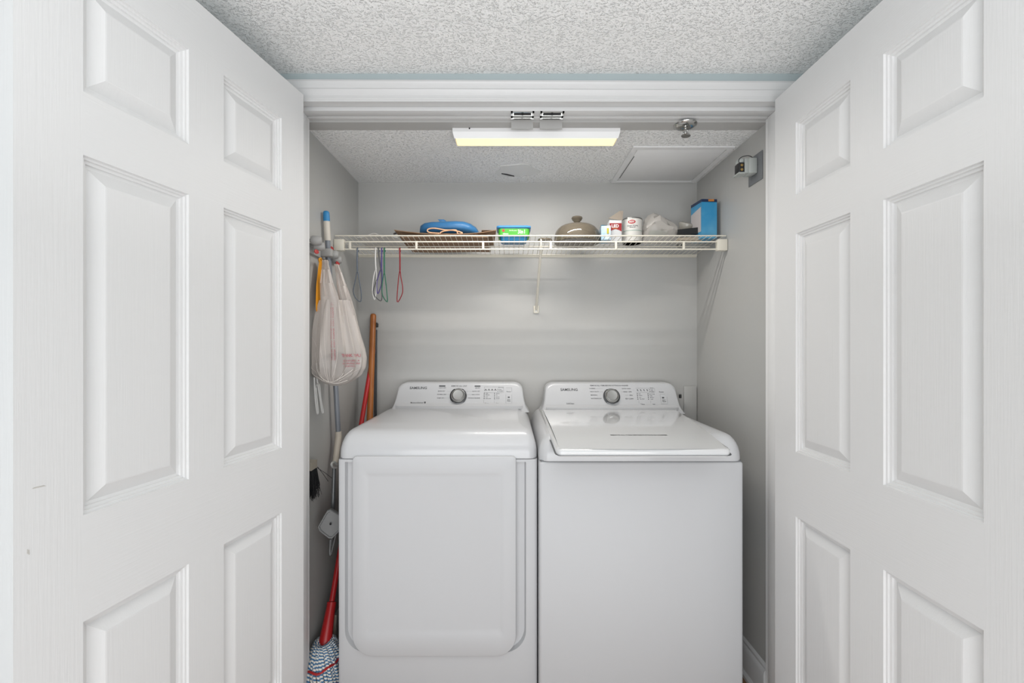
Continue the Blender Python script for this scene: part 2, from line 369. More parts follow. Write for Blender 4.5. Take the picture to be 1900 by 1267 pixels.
# ------------------------------------------------------------------ transformer on the right wall
M_steel = mat('grey steel plate', '#74777a', .45, .3)
M_tb = mat('grey transformer case', '#a5a9a6', .4)
pA = at_x(1416, 278, XR); pB = at_x(1390.5, 348, XR)
t = thing('transformer', (XR, (pA.y+pB.y)/2, pB.z), 'grey doorbell transformer on a steel plate high on the right wall', 'transformer')
zt = pA.z; zb = at_x(1416, 331, XR).z
box('cover_plate', XR-.004, XR-.0008, pA.y, pB.y, zb, zt, M_steel, t, bev=.001)
ym = (pA.y+pB.y)/2+.006; zm = (zt+zb)/2+.008
box('housing', XR-.034, XR-.004, ym-.024, ym+.024, zm-.028, zm+.028, M_tb, t, bev=.004)
box('core', XR-.048, XR-.032, ym-.020, ym+.020, zm-.026, zm+.026, M_tb, t, bev=.002)
box('terminal_block', XR-.066, XR-.048, ym-.018, ym+.018, zm-.024, zm+.012, M_black, t, bev=.001)
v, f = join(g_box(XR-.070, XR-.048, ym-.021, ym+.021, zm-.029, zm-.024), g_box(XR-.067, XR-.048, ym-.016, ym+.016, zm+.012, zm+.030, .006))
obj('bracket', v, f, M_tb, t)
M_brass = mat('brass screws', '#b89a62', .3, .9)
for k in (-.5, .5): lathe('screw', (XR-.058, ym-.018, zm-.006+k*.016), [(.005, 0), (.005, .002), (0, .003)], M_brass, t, axis=(0, -1, 0), seg=10)
tube('wire', spline([(XR-.066, ym-.016, zm+.010), (XR-.068, ym-.018, zm+.022), (XR-.055, ym-.02, zm+.032), (XR-.03, ym-.02, zm+.034), (XR-.008, ym-.015, zm+.02), (XR-.004, ym-.022, zm)], 6), .0014, M_black, t, seg=6)

# ------------------------------------------------------------------ washer and dryer
def console_fn(xc_lo, yf0, zf0, yf1, zf1):
    s = Vector((0, yf1-yf0, zf1-zf0)); L = s.length; s.normalize(); nrm = Vector((0, -s.z, s.y))
    return s, L, nrm
def g_cap(x0, x1, y0, y1, z0, z1, rf, rs, rh, corner=.03, n=7, crown=.0):
    """body top: rounded-rect plan whose edge rolls over: rf front inset, rs side inset, rh height of the roll"""
    rings = []
    def ring(f_in, s_in, z):
        P = rrect(x0+s_in, x1-s_in, y0+f_in, y1-.001, (max(corner-s_in*.3, .012),)*2+(.006,)*2, 6)
        return [(x, y, z) for x, y in P]
    rings.append(ring(0, 0, z0))
    for k in range(n+1):
        a = PI/2*k/n; rings.append(ring(rf*(1-math.cos(a)), rs*(1-math.cos(a)), z1-rh+rh*math.sin(a)))
    rings.append(ring(rf+.05, rs+.02, z1+crown))
    return g_loft(rings)
def console(t, pxs, yb, ytop, zdeck, knobpx, texts, smalls, arcs, dry):
    """control console: an outline in (x, s) extruded; s runs up the sloped face"""
    y0, y1 = 2.085, 2.135
    zb = zdeck; zt = at_y(900, ytop, y1).z
    XLb, XRb, XLt, XRt = pxs
    xb0, xb1 = (XLb-CX)*y0/F, (XRb-CX)*y0/F; xt0, xt1 = (XLt-CX)*y1/F, (XRt-CX)*y1/F
    hgt = zt-zb
    # outline: fillet out at the bottom, straight flank, big top radius
    def outline(ins, top_drop):
        P = []
        P += [(xb0-.018+ins, zb-.018), (xb0-.010+ins, zb-.005), (xb0-.004+ins, zb+.005), (xb0+.001+ins, zb+.018)]
        xl = lambda z: xb0+(xt0-xb0)*(z-zb)/hgt
        xr = lambda z: xb1+(xt1-xb1)*(z-zb)/hgt
        R = .032
        zc = zt-top_drop-R
        P += [(xl(zb+.04)+ins, zb+.04), (xl(zc)+ins, zc)]
        for k in range(1, 6):
            a = PI-PI/2*k/5; P.append((xl(zc)+ins+R*1.3+R*1.3*math.cos(a), zc+R*math.sin(a)))
        for k in range(0, 6):
            a = PI/2-PI/2*k/5; P.append((xr(zc)-ins-R*1.3+R*1.3*math.cos(a), zc+R*math.sin(a)))
        P += [(xr(zb+.04)-ins, zb+.04), (xb1-.001-ins, zb+.018), (xb1+.004-ins, zb+.005), (xb1+.010-ins, zb-.005), (xb1+.018-ins, zb-.018)]
        return P
    fy = lambda z: y0+(y1-y0)*(z-zb)/hgt
    rings = []
    for ins, dr, dy in ((.012, .010, 0), (.005, .0035, .0015), (.001, .0008, .006), (0, 0, .013)):
        rings.append([(x, fy(z)+dy, z) for x, z in outline(ins, dr)])
    rings.append([(x, YB-.012, z) for x, z in outline(0, 0)])
    v, f = g_loft(rings)
    # bottom lip of the face, bulging toward the front
    lip = []
    for x in (xb0+.012, xb0+.03, xb1-.03, xb1-.012):
        e = 0 if x in (xb0+.012, xb1-.012) else 1
        lip.append([(x, fy(zb+.022)+.004, zb+.022), (x, fy(zb+.020)-.004*e, zb+.019), (x, y0-.008*e, zb+.010), (x, y0-.010*e, zb-.003), (x, y0+.03, zb-.003)])
    lv, lf = g_loft(lip)
    con = obj('control_panel', *join((v, f), (lv, lf)), M_app, t, smooth=30)
    up = Vector((0, y1-y0, hgt)); up.normalize(); nr = Vector((0, -up.z, up.y))
    def fn(px, py, off=.0006):     # a point on the face that shows at (px, py)
        d = Vector(((px-CX)/F, 1, (CY-py)/F)); o = Vector((0, 0, H)); p0 = Vector((0, y0, zb))+nr*off
        k = (p0-o).dot(nr)/d.dot(nr); return o+d*k
    ref = fn(knobpx[0], knobpx[1]); pxm = (fn(knobpx[0]+1, knobpx[1])-ref).length
    # flat print laid out on the face in metres from the knob centre
    pyy = (fn(knobpx[0], knobpx[1]-1)-ref).length
    flat = lambda x, y: ref+Vector((x, 0, 0))+up*y
    X = lambda px: (px-knobpx[0])*pxm
    Y = lambda py: (knobpx[1]-py)*pyy
    lettering('lettering', [(s, X(px), Y(py), sz, al, xs) for s, px, py, sz, al, xs in texts], flat, M_print, con, bold=.02)
    lettering('small_lettering', [(s, X(px), Y(py), sz, al, xs) for s, px, py, sz, al, xs in smalls], flat, M_print, con, bold=.012)
    # printed dots, bars and key outlines
    V, Fc = [], []
    def patch(px0, px1, py0, py1):
        n0 = len(V); V.extend([flat(X(px0), Y(py0)), flat(X(px1), Y(py0)), flat(X(px1), Y(py1)), flat(X(px0), Y(py1))]); Fc.append([n0, n0+1, n0+2, n0+3])
    for a in arcs: patch(*a)
    obj('print_marks', V, Fc, M_print, con)['kind'] = 'stuff'
    V, Fc = [], []
    def line(px0, px1, py0, py1, wd=.35):
        if abs(px1-px0) > abs(py1-py0): patch(px0, px1, py0, py0+wd)
        else: patch(px0, px0+wd, py0, py1)
    for a in smalls_lines[dry]: line(*a)
    if V: obj('key_outlines', V, Fc, M_printl, con)['kind'] = 'stuff'
    # knob with two dark arcs round it
    kn = thing_part('dial', t)
    R = 13.2*pxm
    c = ref+nr*.001
    g1 = g_lathe(c, [(R*1.12, 0), (R*1.12, .003), (R*1.05, .004)], nr, 36)
    o1 = obj('dial', *g1, M_dial, t, smooth=40)
    lathe('dial_knob', c+nr*.003, [(R*.98, 0), (R, .003), (R*.97, .010), (R*.86, .016), (R*.74, .018), (R*.70, .0165), (R*.5, .0160), (R*.2, .0158), (0, .0158)], M_chrome, o1, axis=nr, seg=36)
    ga = g_tube([c+nr*.004+(Vector((1, 0, 0))*math.cos(a)+up*math.sin(a))*R*1.13 for a in [math.radians(-52+k*6) for k in range(20)]], .0016, 5)
    gb = g_tube([c+nr*.004+(Vector((1, 0, 0))*math.cos(a)+up*math.sin(a))*R*1.13 for a in [math.radians(232-k*6) for k in range(20)]], .0016, 5)
    gc = g_tube([c+nr*.004+(Vector((1, 0, 0))*math.cos(a)+up*math.sin(a))*R*1.01 for a in [2*PI*k/36 for k in range(36)]], .0010, 5, closed=True)
    obj('dial_ring', *join(ga, gb, gc), M_black, o1, smooth=40)
    V, Fc = [], []
    return con, y0
def thing_part(n, t): return None
LS = .0052
smalls_lines = {True: [(898, 935, 717.5, 717.5), (898, 898, 717.5, 726), (934, 934, 717.5, 728), (898, 934, 728, 728), (897.5, 897.5, 742, 748), (917, 917, 742, 748), (939, 949.5, 719, 719), (949.5, 949.5, 719, 727), (938.5, 938.5, 732, 748), (949.5, 949.5, 732, 748), (938.5, 949.5, 748, 748), (829, 841, 726, 726, .25), (829, 838, 731.7, 731.7, .25), (824, 838, 738.3, 738.3, .25), (862, 878, 726, 726, .25), (864, 880, 732, 732, .25)],
                False: [(1181, 1216, 720, 720), (1216, 1216, 720, 727), (1181, 1216, 727.5, 727.5), (1184, 1184, 743, 748), (1186, 1190, 748.5, 748.5), (1206, 1206, 743, 748), (1225, 1234, 731, 731), (1225, 1237, 749, 749), (1225, 1225, 732, 748), (1237, 1237, 736, 748), (1104, 1120, 720.5, 720.5, .25), (1110, 1119, 726.8, 726.8, .25), (1153, 1160, 726.8, 726.8, .25), (1160, 1168, 733, 733, .25)]}

# ---- dryer
yd = 1.594; dx0 = at_y(627, 850, yd).x; dx1 = at_y(997, 850, yd).x
zs_ = at_y(700, 850.5, yd).z
zd = at_y(850, 757, 2.085).z
dry = thing('dryer', ((dx0+dx1)/2, 1.9, 0), 'white front-loading dryer, left one of the two machines', 'dryer', group=None)
RX0, RX1 = at_y(640, 900, yd).x, at_y(976, 900, yd).x      # recess round the door
rz0 = at_y(800, 1207, yd).z
# body with a recess that follows the door
DX0, DX1 = at_y(656.5, 900, yd).x, at_y(957.5, 900, yd).x
dz0, dz1 = at_y(800, 1212.5, yd).z, at_y(800, 845, yd).z
inner_top = zs_+.012
outer = [(dx0, .0), (dx1, .0), (dx1, zs_-.003), (dx0, zs_-.003)]
# front face ring between the body outline and recess outline
rec = rrect(RX0, RX1, dz0+.004, zs_-.003, (.10, .10, .0005, .0005), 8)
rec2 = rrect(RX0+.012, RX1-.012, dz0+.012, zs_-.003, (.09, .09, .0005, .0005), 8)
def radial_outer(P, o0, o1, p0, p1):
    out = []
    for x, z in P:
        fx = (x-RX0)/(RX1-RX0); out.append((x, z))
    return out
nR = len(rec)
V = []; Fc = []
bm = bmesh.new()
def wire_face(bm, outer_pts, inner_pts, y):
    vo = [bm.verts.new((x, y, z)) for x, z in outer_pts]; vi = [bm.verts.new((x, y, z)) for x, z in inner_pts]
    eo = [bm.edges.new((vo[i], vo[(i+1) % len(vo)])) for i in range(len(vo))]; ei = [bm.edges.new((vi[i], vi[(i+1) % len(vi)])) for i in range(len(vi))]
    bmesh.ops.triangle_fill(bm, use_beauty=True, use_dissolve=False, edges=eo+ei)
    return vo, vi
er = .010
op = rrect(dx0+er, dx1-er, .0, zs_-.003, .0005, 1)
recc = rrect(RX0, RX1, dz0+.004, zs_-.012, (.075, .075, .002, .002), 8)
vo, vi = wire_face(bm, op, recc, yd)
v2 = [bm.verts.new((x*.985+(dx0+dx1)/2*.015, yd+.016, z*.99+.0055)) for x, z in recc]
for i in range(len(vi)):
    j = (i+1) % len(vi); bm.faces.new((vi[i], vi[j], v2[j], v2[i]))
bm.faces.new(v2)
# rounded front edges and the sides
prev = vo
for a in (30, 60, 90):
    q = math.radians(a); e = er*(1-math.sin(q)); yy = yd+er*(1-math.cos(q))
    cur = [bm.verts.new((x, yy, z)) for x, z in rrect(dx0+e, dx1-e, .0, zs_-.003, .0005, 1)]
    for i in range(len(cur)): j = (i+1) % len(cur); bm.faces.new((prev[i], prev[j], cur[j], cur[i]))
    prev = cur
cur = [bm.verts.new((x, YB-.02, z)) for x, z in rrect(dx0, dx1, .0, zs_-.003, .0005, 1)]
for i in range(len(cur)): j = (i+1) % len(cur); bm.faces.new((prev[i], prev[j], cur[j], cur[i]))
bm.faces.new(cur)
bm.verts.index_update()
obj('cabinet', [q.co.copy() for q in bm.verts], [[q.index for q in fc.verts] for fc in bm.faces], M_front, dry, smooth=30); bm.free()
# top cover with the notch that follows the door's upper corners
v, f = g_cap(dx0, dx1, yd-.002, YB-.012, zs_, zd-.012, .060, .040, zd-.012-zs_-.012, corner=.032, crown=.010)
obj('top_cover', v, f, M_app, dry, smooth=50)
# dark seam strip below the top cover
box('seam', dx0+.005, dx1-.005, yd+.004, YB-.03, zs_-.004, zs_+.001, M_appdk, dry)
# door: slab with rounded corners and a shallow pressed field
def slab(name, x0, x1, z0, z1, r, y, th, m, parent, press):
    rings = []
    for e, dy in ((0, th), (0, .004), (.0012, .0012), (.004, 0)):
        rings.append([(x, y+dy, z) for x, z in rrect(x0+e, x1-e, z0+e, z1-e, tuple(max(q-e, .001) for q in r), 8)])
    px0, px1, pz0, pz1, d = press
    n = len(rings[0])
    for k, (e, dy) in enumerate(((0, 0), (.008, d*.5), (.014, d))):
        rings.append([(x, y+dy, z) for x, z in rrect(px0+e, px1-e, pz0+e*1.6, pz1-e, .012, 8)])
    v, f = g_loft(rings); return obj(name, v, f, m, parent, smooth=40)
slab('door', DX0, DX1, dz0, dz1, (.070, .070, .014, .014), yd-.016, .031, M_front, dry,
     (at_y(677, 0, yd).x, at_y(935, 0, yd).x, at_y(0, 1177, yd).z, at_y(0, 874, yd).z, .0035))
for x, z in ((at_y(664, 0, yd).x, dz0+.022), (at_y(962, 0, yd).x, dz0+.06)): pass
for sx in (dx0+.05, dx1-.05):
    for sy in (yd+.06, YB-.08): lathe('foot', (sx, sy, 0), [(.02, 0), (.02, .004)], M_black, dry, seg=12)

T_d = [('SAMSUNG', 775, 719.8, .0165, 'CENTER', 1.05), ]
small_d = [('MoistureSensor', 774.5, 747, .0098, 'CENTER', .92), ('REMOVE ALL LINT', 851, 716, .0085, 'CENTER', 1.05),
    ('HEAVY DRY', 813.5, 719.6, .0062, 'LEFT', 1), ('MORE DRY', 812, 725.6, .0066, 'LEFT', 1), ('NORMAL DRY', 811, 731.8, .0066, 'LEFT', 1), ('DAMP DRY', 811, 738.4, .0066, 'LEFT', 1),
    ('AIR DRY', 890.5, 719.8, .0062, 'RIGHT', 1), ('QUICK DRY', 890.5, 725.8, .0066, 'RIGHT', 1), ('ANTI STATIC', 890, 732.2, .0062, 'RIGHT', 1), ('WRINKLE RELEASE', 890.5, 738.5, .0066, 'RIGHT', 1),
    ('High', 901, 729.5, .0058, 'LEFT', 1), ('Medium', 901, 732.6, .0058, 'LEFT', 1), ('Low', 901, 736.2, .0058, 'LEFT', 1), ('Extra Low', 901, 739.3, .0058, 'LEFT', 1),
    ('60 min', 920.5, 730, .0055, 'LEFT', 1), ('50', 920.5, 732.8, .0055, 'LEFT', 1), ('40 min', 920.5, 736.5, .0055, 'LEFT', 1), ('30 min', 920.5, 739.4, .0055, 'LEFT', 1),
    ('Temp', 903.5, 748.3, .008, 'CENTER', 1), ('Time', 923.2, 748.3, .007, 'CENTER', 1), ('Dry', 923.2, 751.5, .007, 'CENTER', 1),
    ('Sensor Dry', 929, 718.8, .0050, 'CENTER', 1), ('Damp', 925.5, 722.4, .0052, 'LEFT', 1), ('Wrinkle', 925.5, 725.4, .0056, 'LEFT', 1),
    ('Power', 944, 726.6, .0070, 'CENTER', 1.1), ('Start', 944, 741.2, .0070, 'CENTER', 1), ('Pause', 944, 743.8, .0070, 'CENTER', 1)]
mk_d = [(813.5, 825.2, 714.7, 717.2), (880, 891, 715, 717.3), (788, 790.8, 745, 748.5), (942.2, 945.8, 735.8, 738)]
for k in range(4): mk_d.append((897.6, 899.2, 728.6+k*3.3, 730.2+k*3.3)); mk_d.append((917, 918.3, 728.9+k*3.3, 730.7+k*3.3))
for px in (901, 907, 913, 919): mk_d.append((px-1, px+1, 721.5, 723.3)); mk_d.append((px-1.9, px-.8, 723.3, 724.6)); mk_d.append((px+.8, px+2, 723.3, 724.6))
mk_d += [(923, 924, 721.3, 723.2), (923, 924, 724.6, 726.3)]
cons, yy0 = console(dry, (729, 975, 741, 968), yd, 709.5, zd, (850.5, 735), T_d, small_d, mk_d, True)

# ---- washer
yw = 1.5526; wx0 = at_y(1000.5, 855, yw).x; wx1 = at_y(1380, 855, yw).x
zsw = at_y(1200, 855.5, yw).z; zw = at_y(1130, 760, 2.085).z
was = thing('washer', ((wx0+wx1)/2, 1.88, 0), 'white top-loading washer with a closed lid, right one of the two machines', 'washer')
v, f = join(g_box(wx0, wx1, yw, YB-.02, 0.0, zsw-.002, .010, 3)); obj('cabinet', v, f, M_front, was, smooth=35)
box('seam', wx0+.005, wx1-.005, yw+.005, YB-.03, zsw-.004, zsw+.001, M_appdk, was)
v, f = g_cap(wx0, wx1, yw-.001, YB-.012, zsw, zw-.012, .050, .042, zw-.012-zsw-.012, corner=.035, crown=.006)
obj('top_cover', v, f, M_app, was, smooth=50)
# lid: thick plate, slightly bowed, front lip
zl = zw-.002
A0 = at_z(1013, 764, zl+.004); A1 = at_z(1030, 826, zl-.012); A2 = at_z(1358, 831, zl-.012)
ly0 = min(A1.y, A2.y); ly1 = 2.075
lx0f, lx1f = A1.x, A2.x; lx0b, lx1b = wx0+.038, wx1-.038
def lidring(e, z_add):
    P = rrect(0, 1, 0, 1, .03, 5); out = []
    for u, v_ in P:
        y = ly0+e+(ly1-ly0-2*e)*v_; a = lx0f+(lx0b-lx0f)*v_+e; b = lx1f+(lx1b-lx1f)*v_-e
        bow = -.010*(1-(2*u-1)**2)*(1-v_)      # front edge bows out in the middle
        drop = -.022*(1-v_)**3
        out.append((a+(b-a)*u, y+bow, zl+z_add+drop))
    return out
v, f = g_loft([lidring(.004, -.018), lidring(0, -.010), lidring(0, .000), lidring(.003, .004), lidring(.010, .006)])
# subdivide the flat top so that it follows the drop at the front
bm = bmesh.new(); vv = [bm.verts.new(p) for p in v]
for q in f[:-2]: bm.faces.new([vv[i] for i in q])
top = lidring(.010, .006); n = len(top)
bm.free()
Vt = list(v); Ft = [q for q in f[:-2]]
# strips across the lid in v direction
N = 14; rows = []
for i in range(N+1):
    t_ = i/N; e = .010; v_ = t_
    y = ly0+e+(ly1-ly0-2*e)*v_; row = []
    for j in range(13):
        u = j/12; a = lx0f+(lx0b-lx0f)*v_+e; b = lx1f+(lx1b-lx1f)*v_-e
        bow = -.010*(1-(2*u-1)**2)*(1-v_); drop = -.022*(1-v_)**3
        row.append(Vector((a+(b-a)*u, y+bow, zl+.0058+drop)))
    rows.append(row)
g2v, g2f = g_loft(rows, closed=False)
lid = obj('lid', *join((Vt, Ft), (g2v, g2f)), M_lid, was, smooth=50)
# dark gap that frames the lid
gv = [lidring(-.0035, -.0125), lidring(.004, -.0125)]
obj('lid_gap', *g_loft(gv, cap=False), M_appdk, was)
def lidtext(px, py):
    d = Vector(((px-CX)/F, 1, (CY-py)/F)); z = zl+.0062
    for _ in range(8):
        k = (z-H)/d.z; y = k; v_ = (y-(ly0+.01))/(ly1-ly0-.02); z = zl+.0062-.022*(1-v_)**3
    return Vector((d.x*k, k, z))
L0 = lidtext(1185.5, 807.3)
def lf_(x, y):
    yy = L0.y+y; v_ = (yy-(ly0+.01))/(ly1-ly0-.02); return Vector((L0.x+x, yy, zl+.0064-.022*(1-v_)**3))
lettering('lettering', [('REMOVE ALL ITEMS BEFORE PUTTING IN WASHER', 0, 0, .0150, 'CENTER', .56)], lf_, M_print, lid, bold=.045)
T_w = [('SAMSUNG', 1056.5, 723, .0165, 'CENTER', 1.05)]
small_w = [('REMOVE ALL ITEMS BEFORE PUTTING IN WASHER', 1132, 715.2, .0085, 'CENTER', .92), ('SoftClean', 1057.5, 748.5, .0098, 'CENTER', .92),
    ('NORMAL', 1094.5, 720.8, .0066, 'LEFT', 1), ('HEAVY DUTY', 1095.5, 726.8, .0066, 'LEFT', 1), ('BEDDING', 1096, 733, .0072, 'LEFT', 1), ('WATERPROOF', 1096, 739.4, .0074, 'LEFT', 1),
    ('QUICK WASH', 1172, 721, .0066, 'RIGHT', 1), ('RINSE + SPIN', 1173, 727, .0066, 'RIGHT', 1), ('SPIN', 1174, 733.4, .0070, 'RIGHT', 1), ('SELF CLEAN', 1175, 739.6, .0070, 'RIGHT', 1),
    ('Hot', 1185.5, 730.5, .0058, 'LEFT', 1), ('Warm', 1185.5, 733.5, .0058, 'LEFT', 1), ('Eco', 1186, 737, .0058, 'LEFT', 1), ('Tap Cold', 1186, 740, .0058, 'LEFT', 1),
    ('Extra Large', 1205, 731, .0055, 'LEFT', 1), ('Large', 1205.5, 734, .0055, 'LEFT', 1), ('Medium', 1206, 737.3, .0055, 'LEFT', 1), ('Small', 1206.5, 740.4, .0055, 'LEFT', 1),
    ('Temp', 1191, 749.8, .0080, 'CENTER', 1), ('Soil', 1211.5, 749.8, .0070, 'CENTER', 1), ('Level', 1212, 752.4, .0070, 'CENTER', 1),
    ('Option', 1211, 719.6, .0056, 'CENTER', 1), ('Soak', 1209, 723.4, .0056, 'LEFT', 1), ('Rinse', 1209.5, 726.4, .0056, 'LEFT', 1),
    ('Power', 1228.4, 727.2, .0075, 'CENTER', 1.1), ('Start', 1231, 742, .0070, 'CENTER', 1), ('Pause', 1231.5, 744.6, .0072, 'CENTER', 1)]
mk_w = [(1228, 1232, 736.5, 739)]
for k in range(4): mk_w.append((1182.2, 1183.8, 729.8+k*3.2, 731.4+k*3.2)); mk_w.append((1202, 1203.6, 730+k*3.2, 731.6+k*3.2))
for px in (1184, 1190, 1196, 1202): mk_w.append((px-1, px+.8, 722.4, 724)); mk_w.append((px+.4, px+1.6, 724, 725.4))
mk_w += [(1206, 1207.2, 722.4, 723.8), (1206.6, 1207.8, 725.6, 727)]
console(was, (1008, 1264, 1013, 1251), yw, 710, zw, (1134.5, 735.5), T_w, small_w, mk_w, False)
lathe('hose_hook', at_y(1262, 735, 2.18), [(.0, -.01), (.006, -.008), (.006, .008), (0, .01)], M_black, was, axis=(0, 0, 1), seg=10)

# ------------------------------------------------------------------ wire shelf
YF, YR = 1.910, 2.205
ZF, ZR = H+.4475, H+.4270
ZM, ZL = H+.4210, H+.3905
deck = lambda y: ZF+(ZR-ZF)*(y-YF)/(YR-YF)+.0022
sh = thing('wire_shelf', ((XL+XR)/2, 2.06, ZL), 'cream coated wire shelf running the whole width of the closet', 'shelf')
w0 = None; nW = 73; step = (XR-XL-.02)/(nW-1)
pts = [(0, YR, ZR), (0, YF+.004, ZF-.0002), (0, YF, ZF-.002)]
v, f = g_tube(pts, .00125, 5)
for i in range(nW):
    if w0 is None:
        w0 = obj('wire', v, f, M_wire, sh, smooth=60); w0.location.x = XL+.01-base(sh).x+base(sh).x; x_first = w0
    else:
        c = w0.copy(); COL.objects.link(c); c.parent = sh; c.location.x = w0.location.x+i*step
for nm, y, z, r in (('front_rod', YF-.0015, ZF-.001, .0030), ('middle_rod', YF-.004, ZM, .0032), ('lower_rod', YF-.003, ZL, .0034), ('rear_rod', YR-.004, ZR-.003, .003), ('support_rod', 2.06, (ZF+ZR)/2-.0035, .0025)):
    tube(nm, [(XL+.004, y, z), (XR-.004, y, z)], r, M_wire, sh, seg=8)
for px in (650, 773, 896.5, 1021.5, 1142.5, 1268):
    X = at_y(px, 455, YF).x; box('strap', X-.0045, X+.0045, YF-.0075, YF-.0005, ZL-.002, ZM+.003, M_wire, sh, bev=.001)
for s, X in ((1, XL), (-1, XR)):
    a, b = sorted((X+s*.0015, X+s*.042)); box('end_bracket', a, b, YF-.012, YF+.012, ZL-.006, ZM+.010, M_wire, sh, bev=.002)
for px in (703, 838, 1081, 1239):
    p = at_y(px, 470, YR); lathe('wall_clip', (p.x, YB-.0005, ZR-.006), [(.007, 0), (.007, .004), (.004, .007), (0, .0075)], M_wire, sh, axis=(0, -1, 0), seg=12)
box('rear_rail', XL+.003, XR-.003, YB-.006, YB-.001, ZR-.013, ZR-.004, M_wire, sh, bev=.001)
# diagonal brace
pa = at_y(1003.5, 441, YF+.01); pb = at_y(995, 574, YB-.008)
br = thing('shelf_brace', (pb.x, YB, pb.z), 'cream diagonal brace propping the middle of the wire shelf', 'brace')
tube('strut', [(pa.x, YF+.004, ZL+.005), (pb.x, pb.y, pb.z)], [.0052, .0062], M_wire, br, seg=10)
tube('hook', spline([(pa.x, YF+.010, ZL), (pa.x, YF-.004, ZL+.008), (pa.x, YF-.008, ZM+.004), (pa.x, YF+.004, ZM+.010)], 5), .0032, M_wire, br)
box('foot_plate', pb.x-.013, pb.x+.013, YB-.009, YB-.001, pb.z-.018, pb.z+.018, M_wire, br, bev=.003)
lathe('screw', (pb.x, YB-.009, pb.z-.006), [(.005, 0), (.004, .002), (0, .0028)], M_hinge, br, axis=(0, -1, 0), seg=10)

def sheet(name, x0, x1, y0, y1, zfn, th, m, parent=None, nx=14, ny=7, rot=0, jag=0, **k):
    """a thin crumpled sheet with thickness; zfn(u, v) is the height above the deck"""
    cx_, cy_ = (x0+x1)/2, (y0+y1)/2; R = Matrix.Rotation(rot, 2)
    def P(i, j, s):
        u, v_ = i/nx, j/ny; x = x0+(x1-x0)*u-cx_; y = y0+(y1-y0)*v_-cy_
        x, y = R @ Vector((x, y)); x += cx_; y += cy_
        return Vector((x, y, deck(y)+zfn(u, v_)+(th if s else 0)))
    V = [P(i, j, s) for s in (0, 1) for i in range(nx+1) for j in range(ny+1)]; n = (nx+1)*(ny+1); Fc = []
    idx = lambda i, j, s: s*n+i*(ny+1)+j
    for i in range(nx):
        for j in range(ny):
            Fc.append([idx(i, j, 0), idx(i+1, j, 0), idx(i+1, j+1, 0), idx(i, j+1, 0)]); Fc.append([idx(i, j, 1), idx(i+1, j, 1), idx(i+1, j+1, 1), idx(i, j+1, 1)])
    for i in range(nx):
        for j in (0, ny): Fc.append([idx(i, j, 0), idx(i+1, j, 0), idx(i+1, j, 1), idx(i, j, 1)])
    for j in range(ny):
        for i in (0, nx): Fc.append([idx(i, j, 0), idx(i, j+1, 0), idx(i, j+1, 1), idx(i, j, 1)])
    return obj(name, V, Fc, m, parent, smooth=20, **k)
X_ = lambda px, Y: (px-CX)*Y/F
# white crumpled bag, far left of the shelf
M_paperw = mat('white plastic film', '#c9c6c2', .45)
o = sheet('plastic_sack', X_(668, 2.0), X_(741, 2.0), 1.96, 2.16, lambda u, v_: .004+.030*math.sin(PI*u)**2*(.3+u)*abs(math.sin(5*u+3*v_))*(1-.4*v_), .002, M_paperw, nx=18, ny=9, org=(X_(700, 2.05), 2.05, ZF))
tag(o, 'flat crumpled white plastic sack at the left end of the shelf', 'plastic bag')
# kraft paper bags
M_kraft = mat('brown kraft paper', '#8a7058', .75, bump=('n', (40, 40, 40), .3, .003), var=('#7b5f48', (14, 14, 14), .8))
def kf(a, b, c, ph, l=0, r=0): return lambda u, v_: a+b*u+(l*(1-u)**3+r*u**4)*(1-.8*v_)+c*abs(math.sin(3.1*u+2.2*v_+ph))**2*.006
for k, (p0, p1, y0, y1, fn_, rt, lab) in enumerate((
    (752, 908, 1.945, 2.185, kf(.001, .0, .5, 0), .0, 'lowest of the flat brown paper bags under the blue bottle'),
    (742, 880, 1.945, 2.15, kf(.010, .0, .5, 1, .022, 0), -.07, 'middle one of the flat brown paper bags, sticking out furthest left'),
    (800, 918, 1.965, 2.14, kf(.019, .0, .5, 2, 0, .020), .10, 'uppermost of the flat brown paper bags, reaching toward the blue tub'))):
    t = thing('paper_bag', (X_((p0+p1)/2, 2.06), 2.06, ZF), lab, 'paper bag', group='brown paper bags on the shelf')
    sheet('bag_sheet', X_(p0, 2.03), X_(p1, 2.03), y0, y1, fn_, .003, M_kraft, t, rot=rt)
    # folded bottom flap standing a little proud
    sheet('fold', X_(p1-26, 2.03), X_(p1, 2.03), y0+.01, y1-.02, lambda u, v_, fn_=fn_: fn_(.9, v_)+.0035+.0015*math.sin(PI*u), .001, M_kraft, t, nx=6, rot=rt)
v, f = g_tube(spline([at_y(731, 434, 1.98), at_y(738, 431.5, 2.0), at_y(744, 433, 1.99)], 4), .004, 6)
o = obj('cap', v, f, mat('dark grey plastic', '#4a4a4c', .5), smooth=40, org=at_y(738, 434, 1.99)); tag(o, 'small dark plastic piece on the shelf beside the brown paper bags', 'lid')
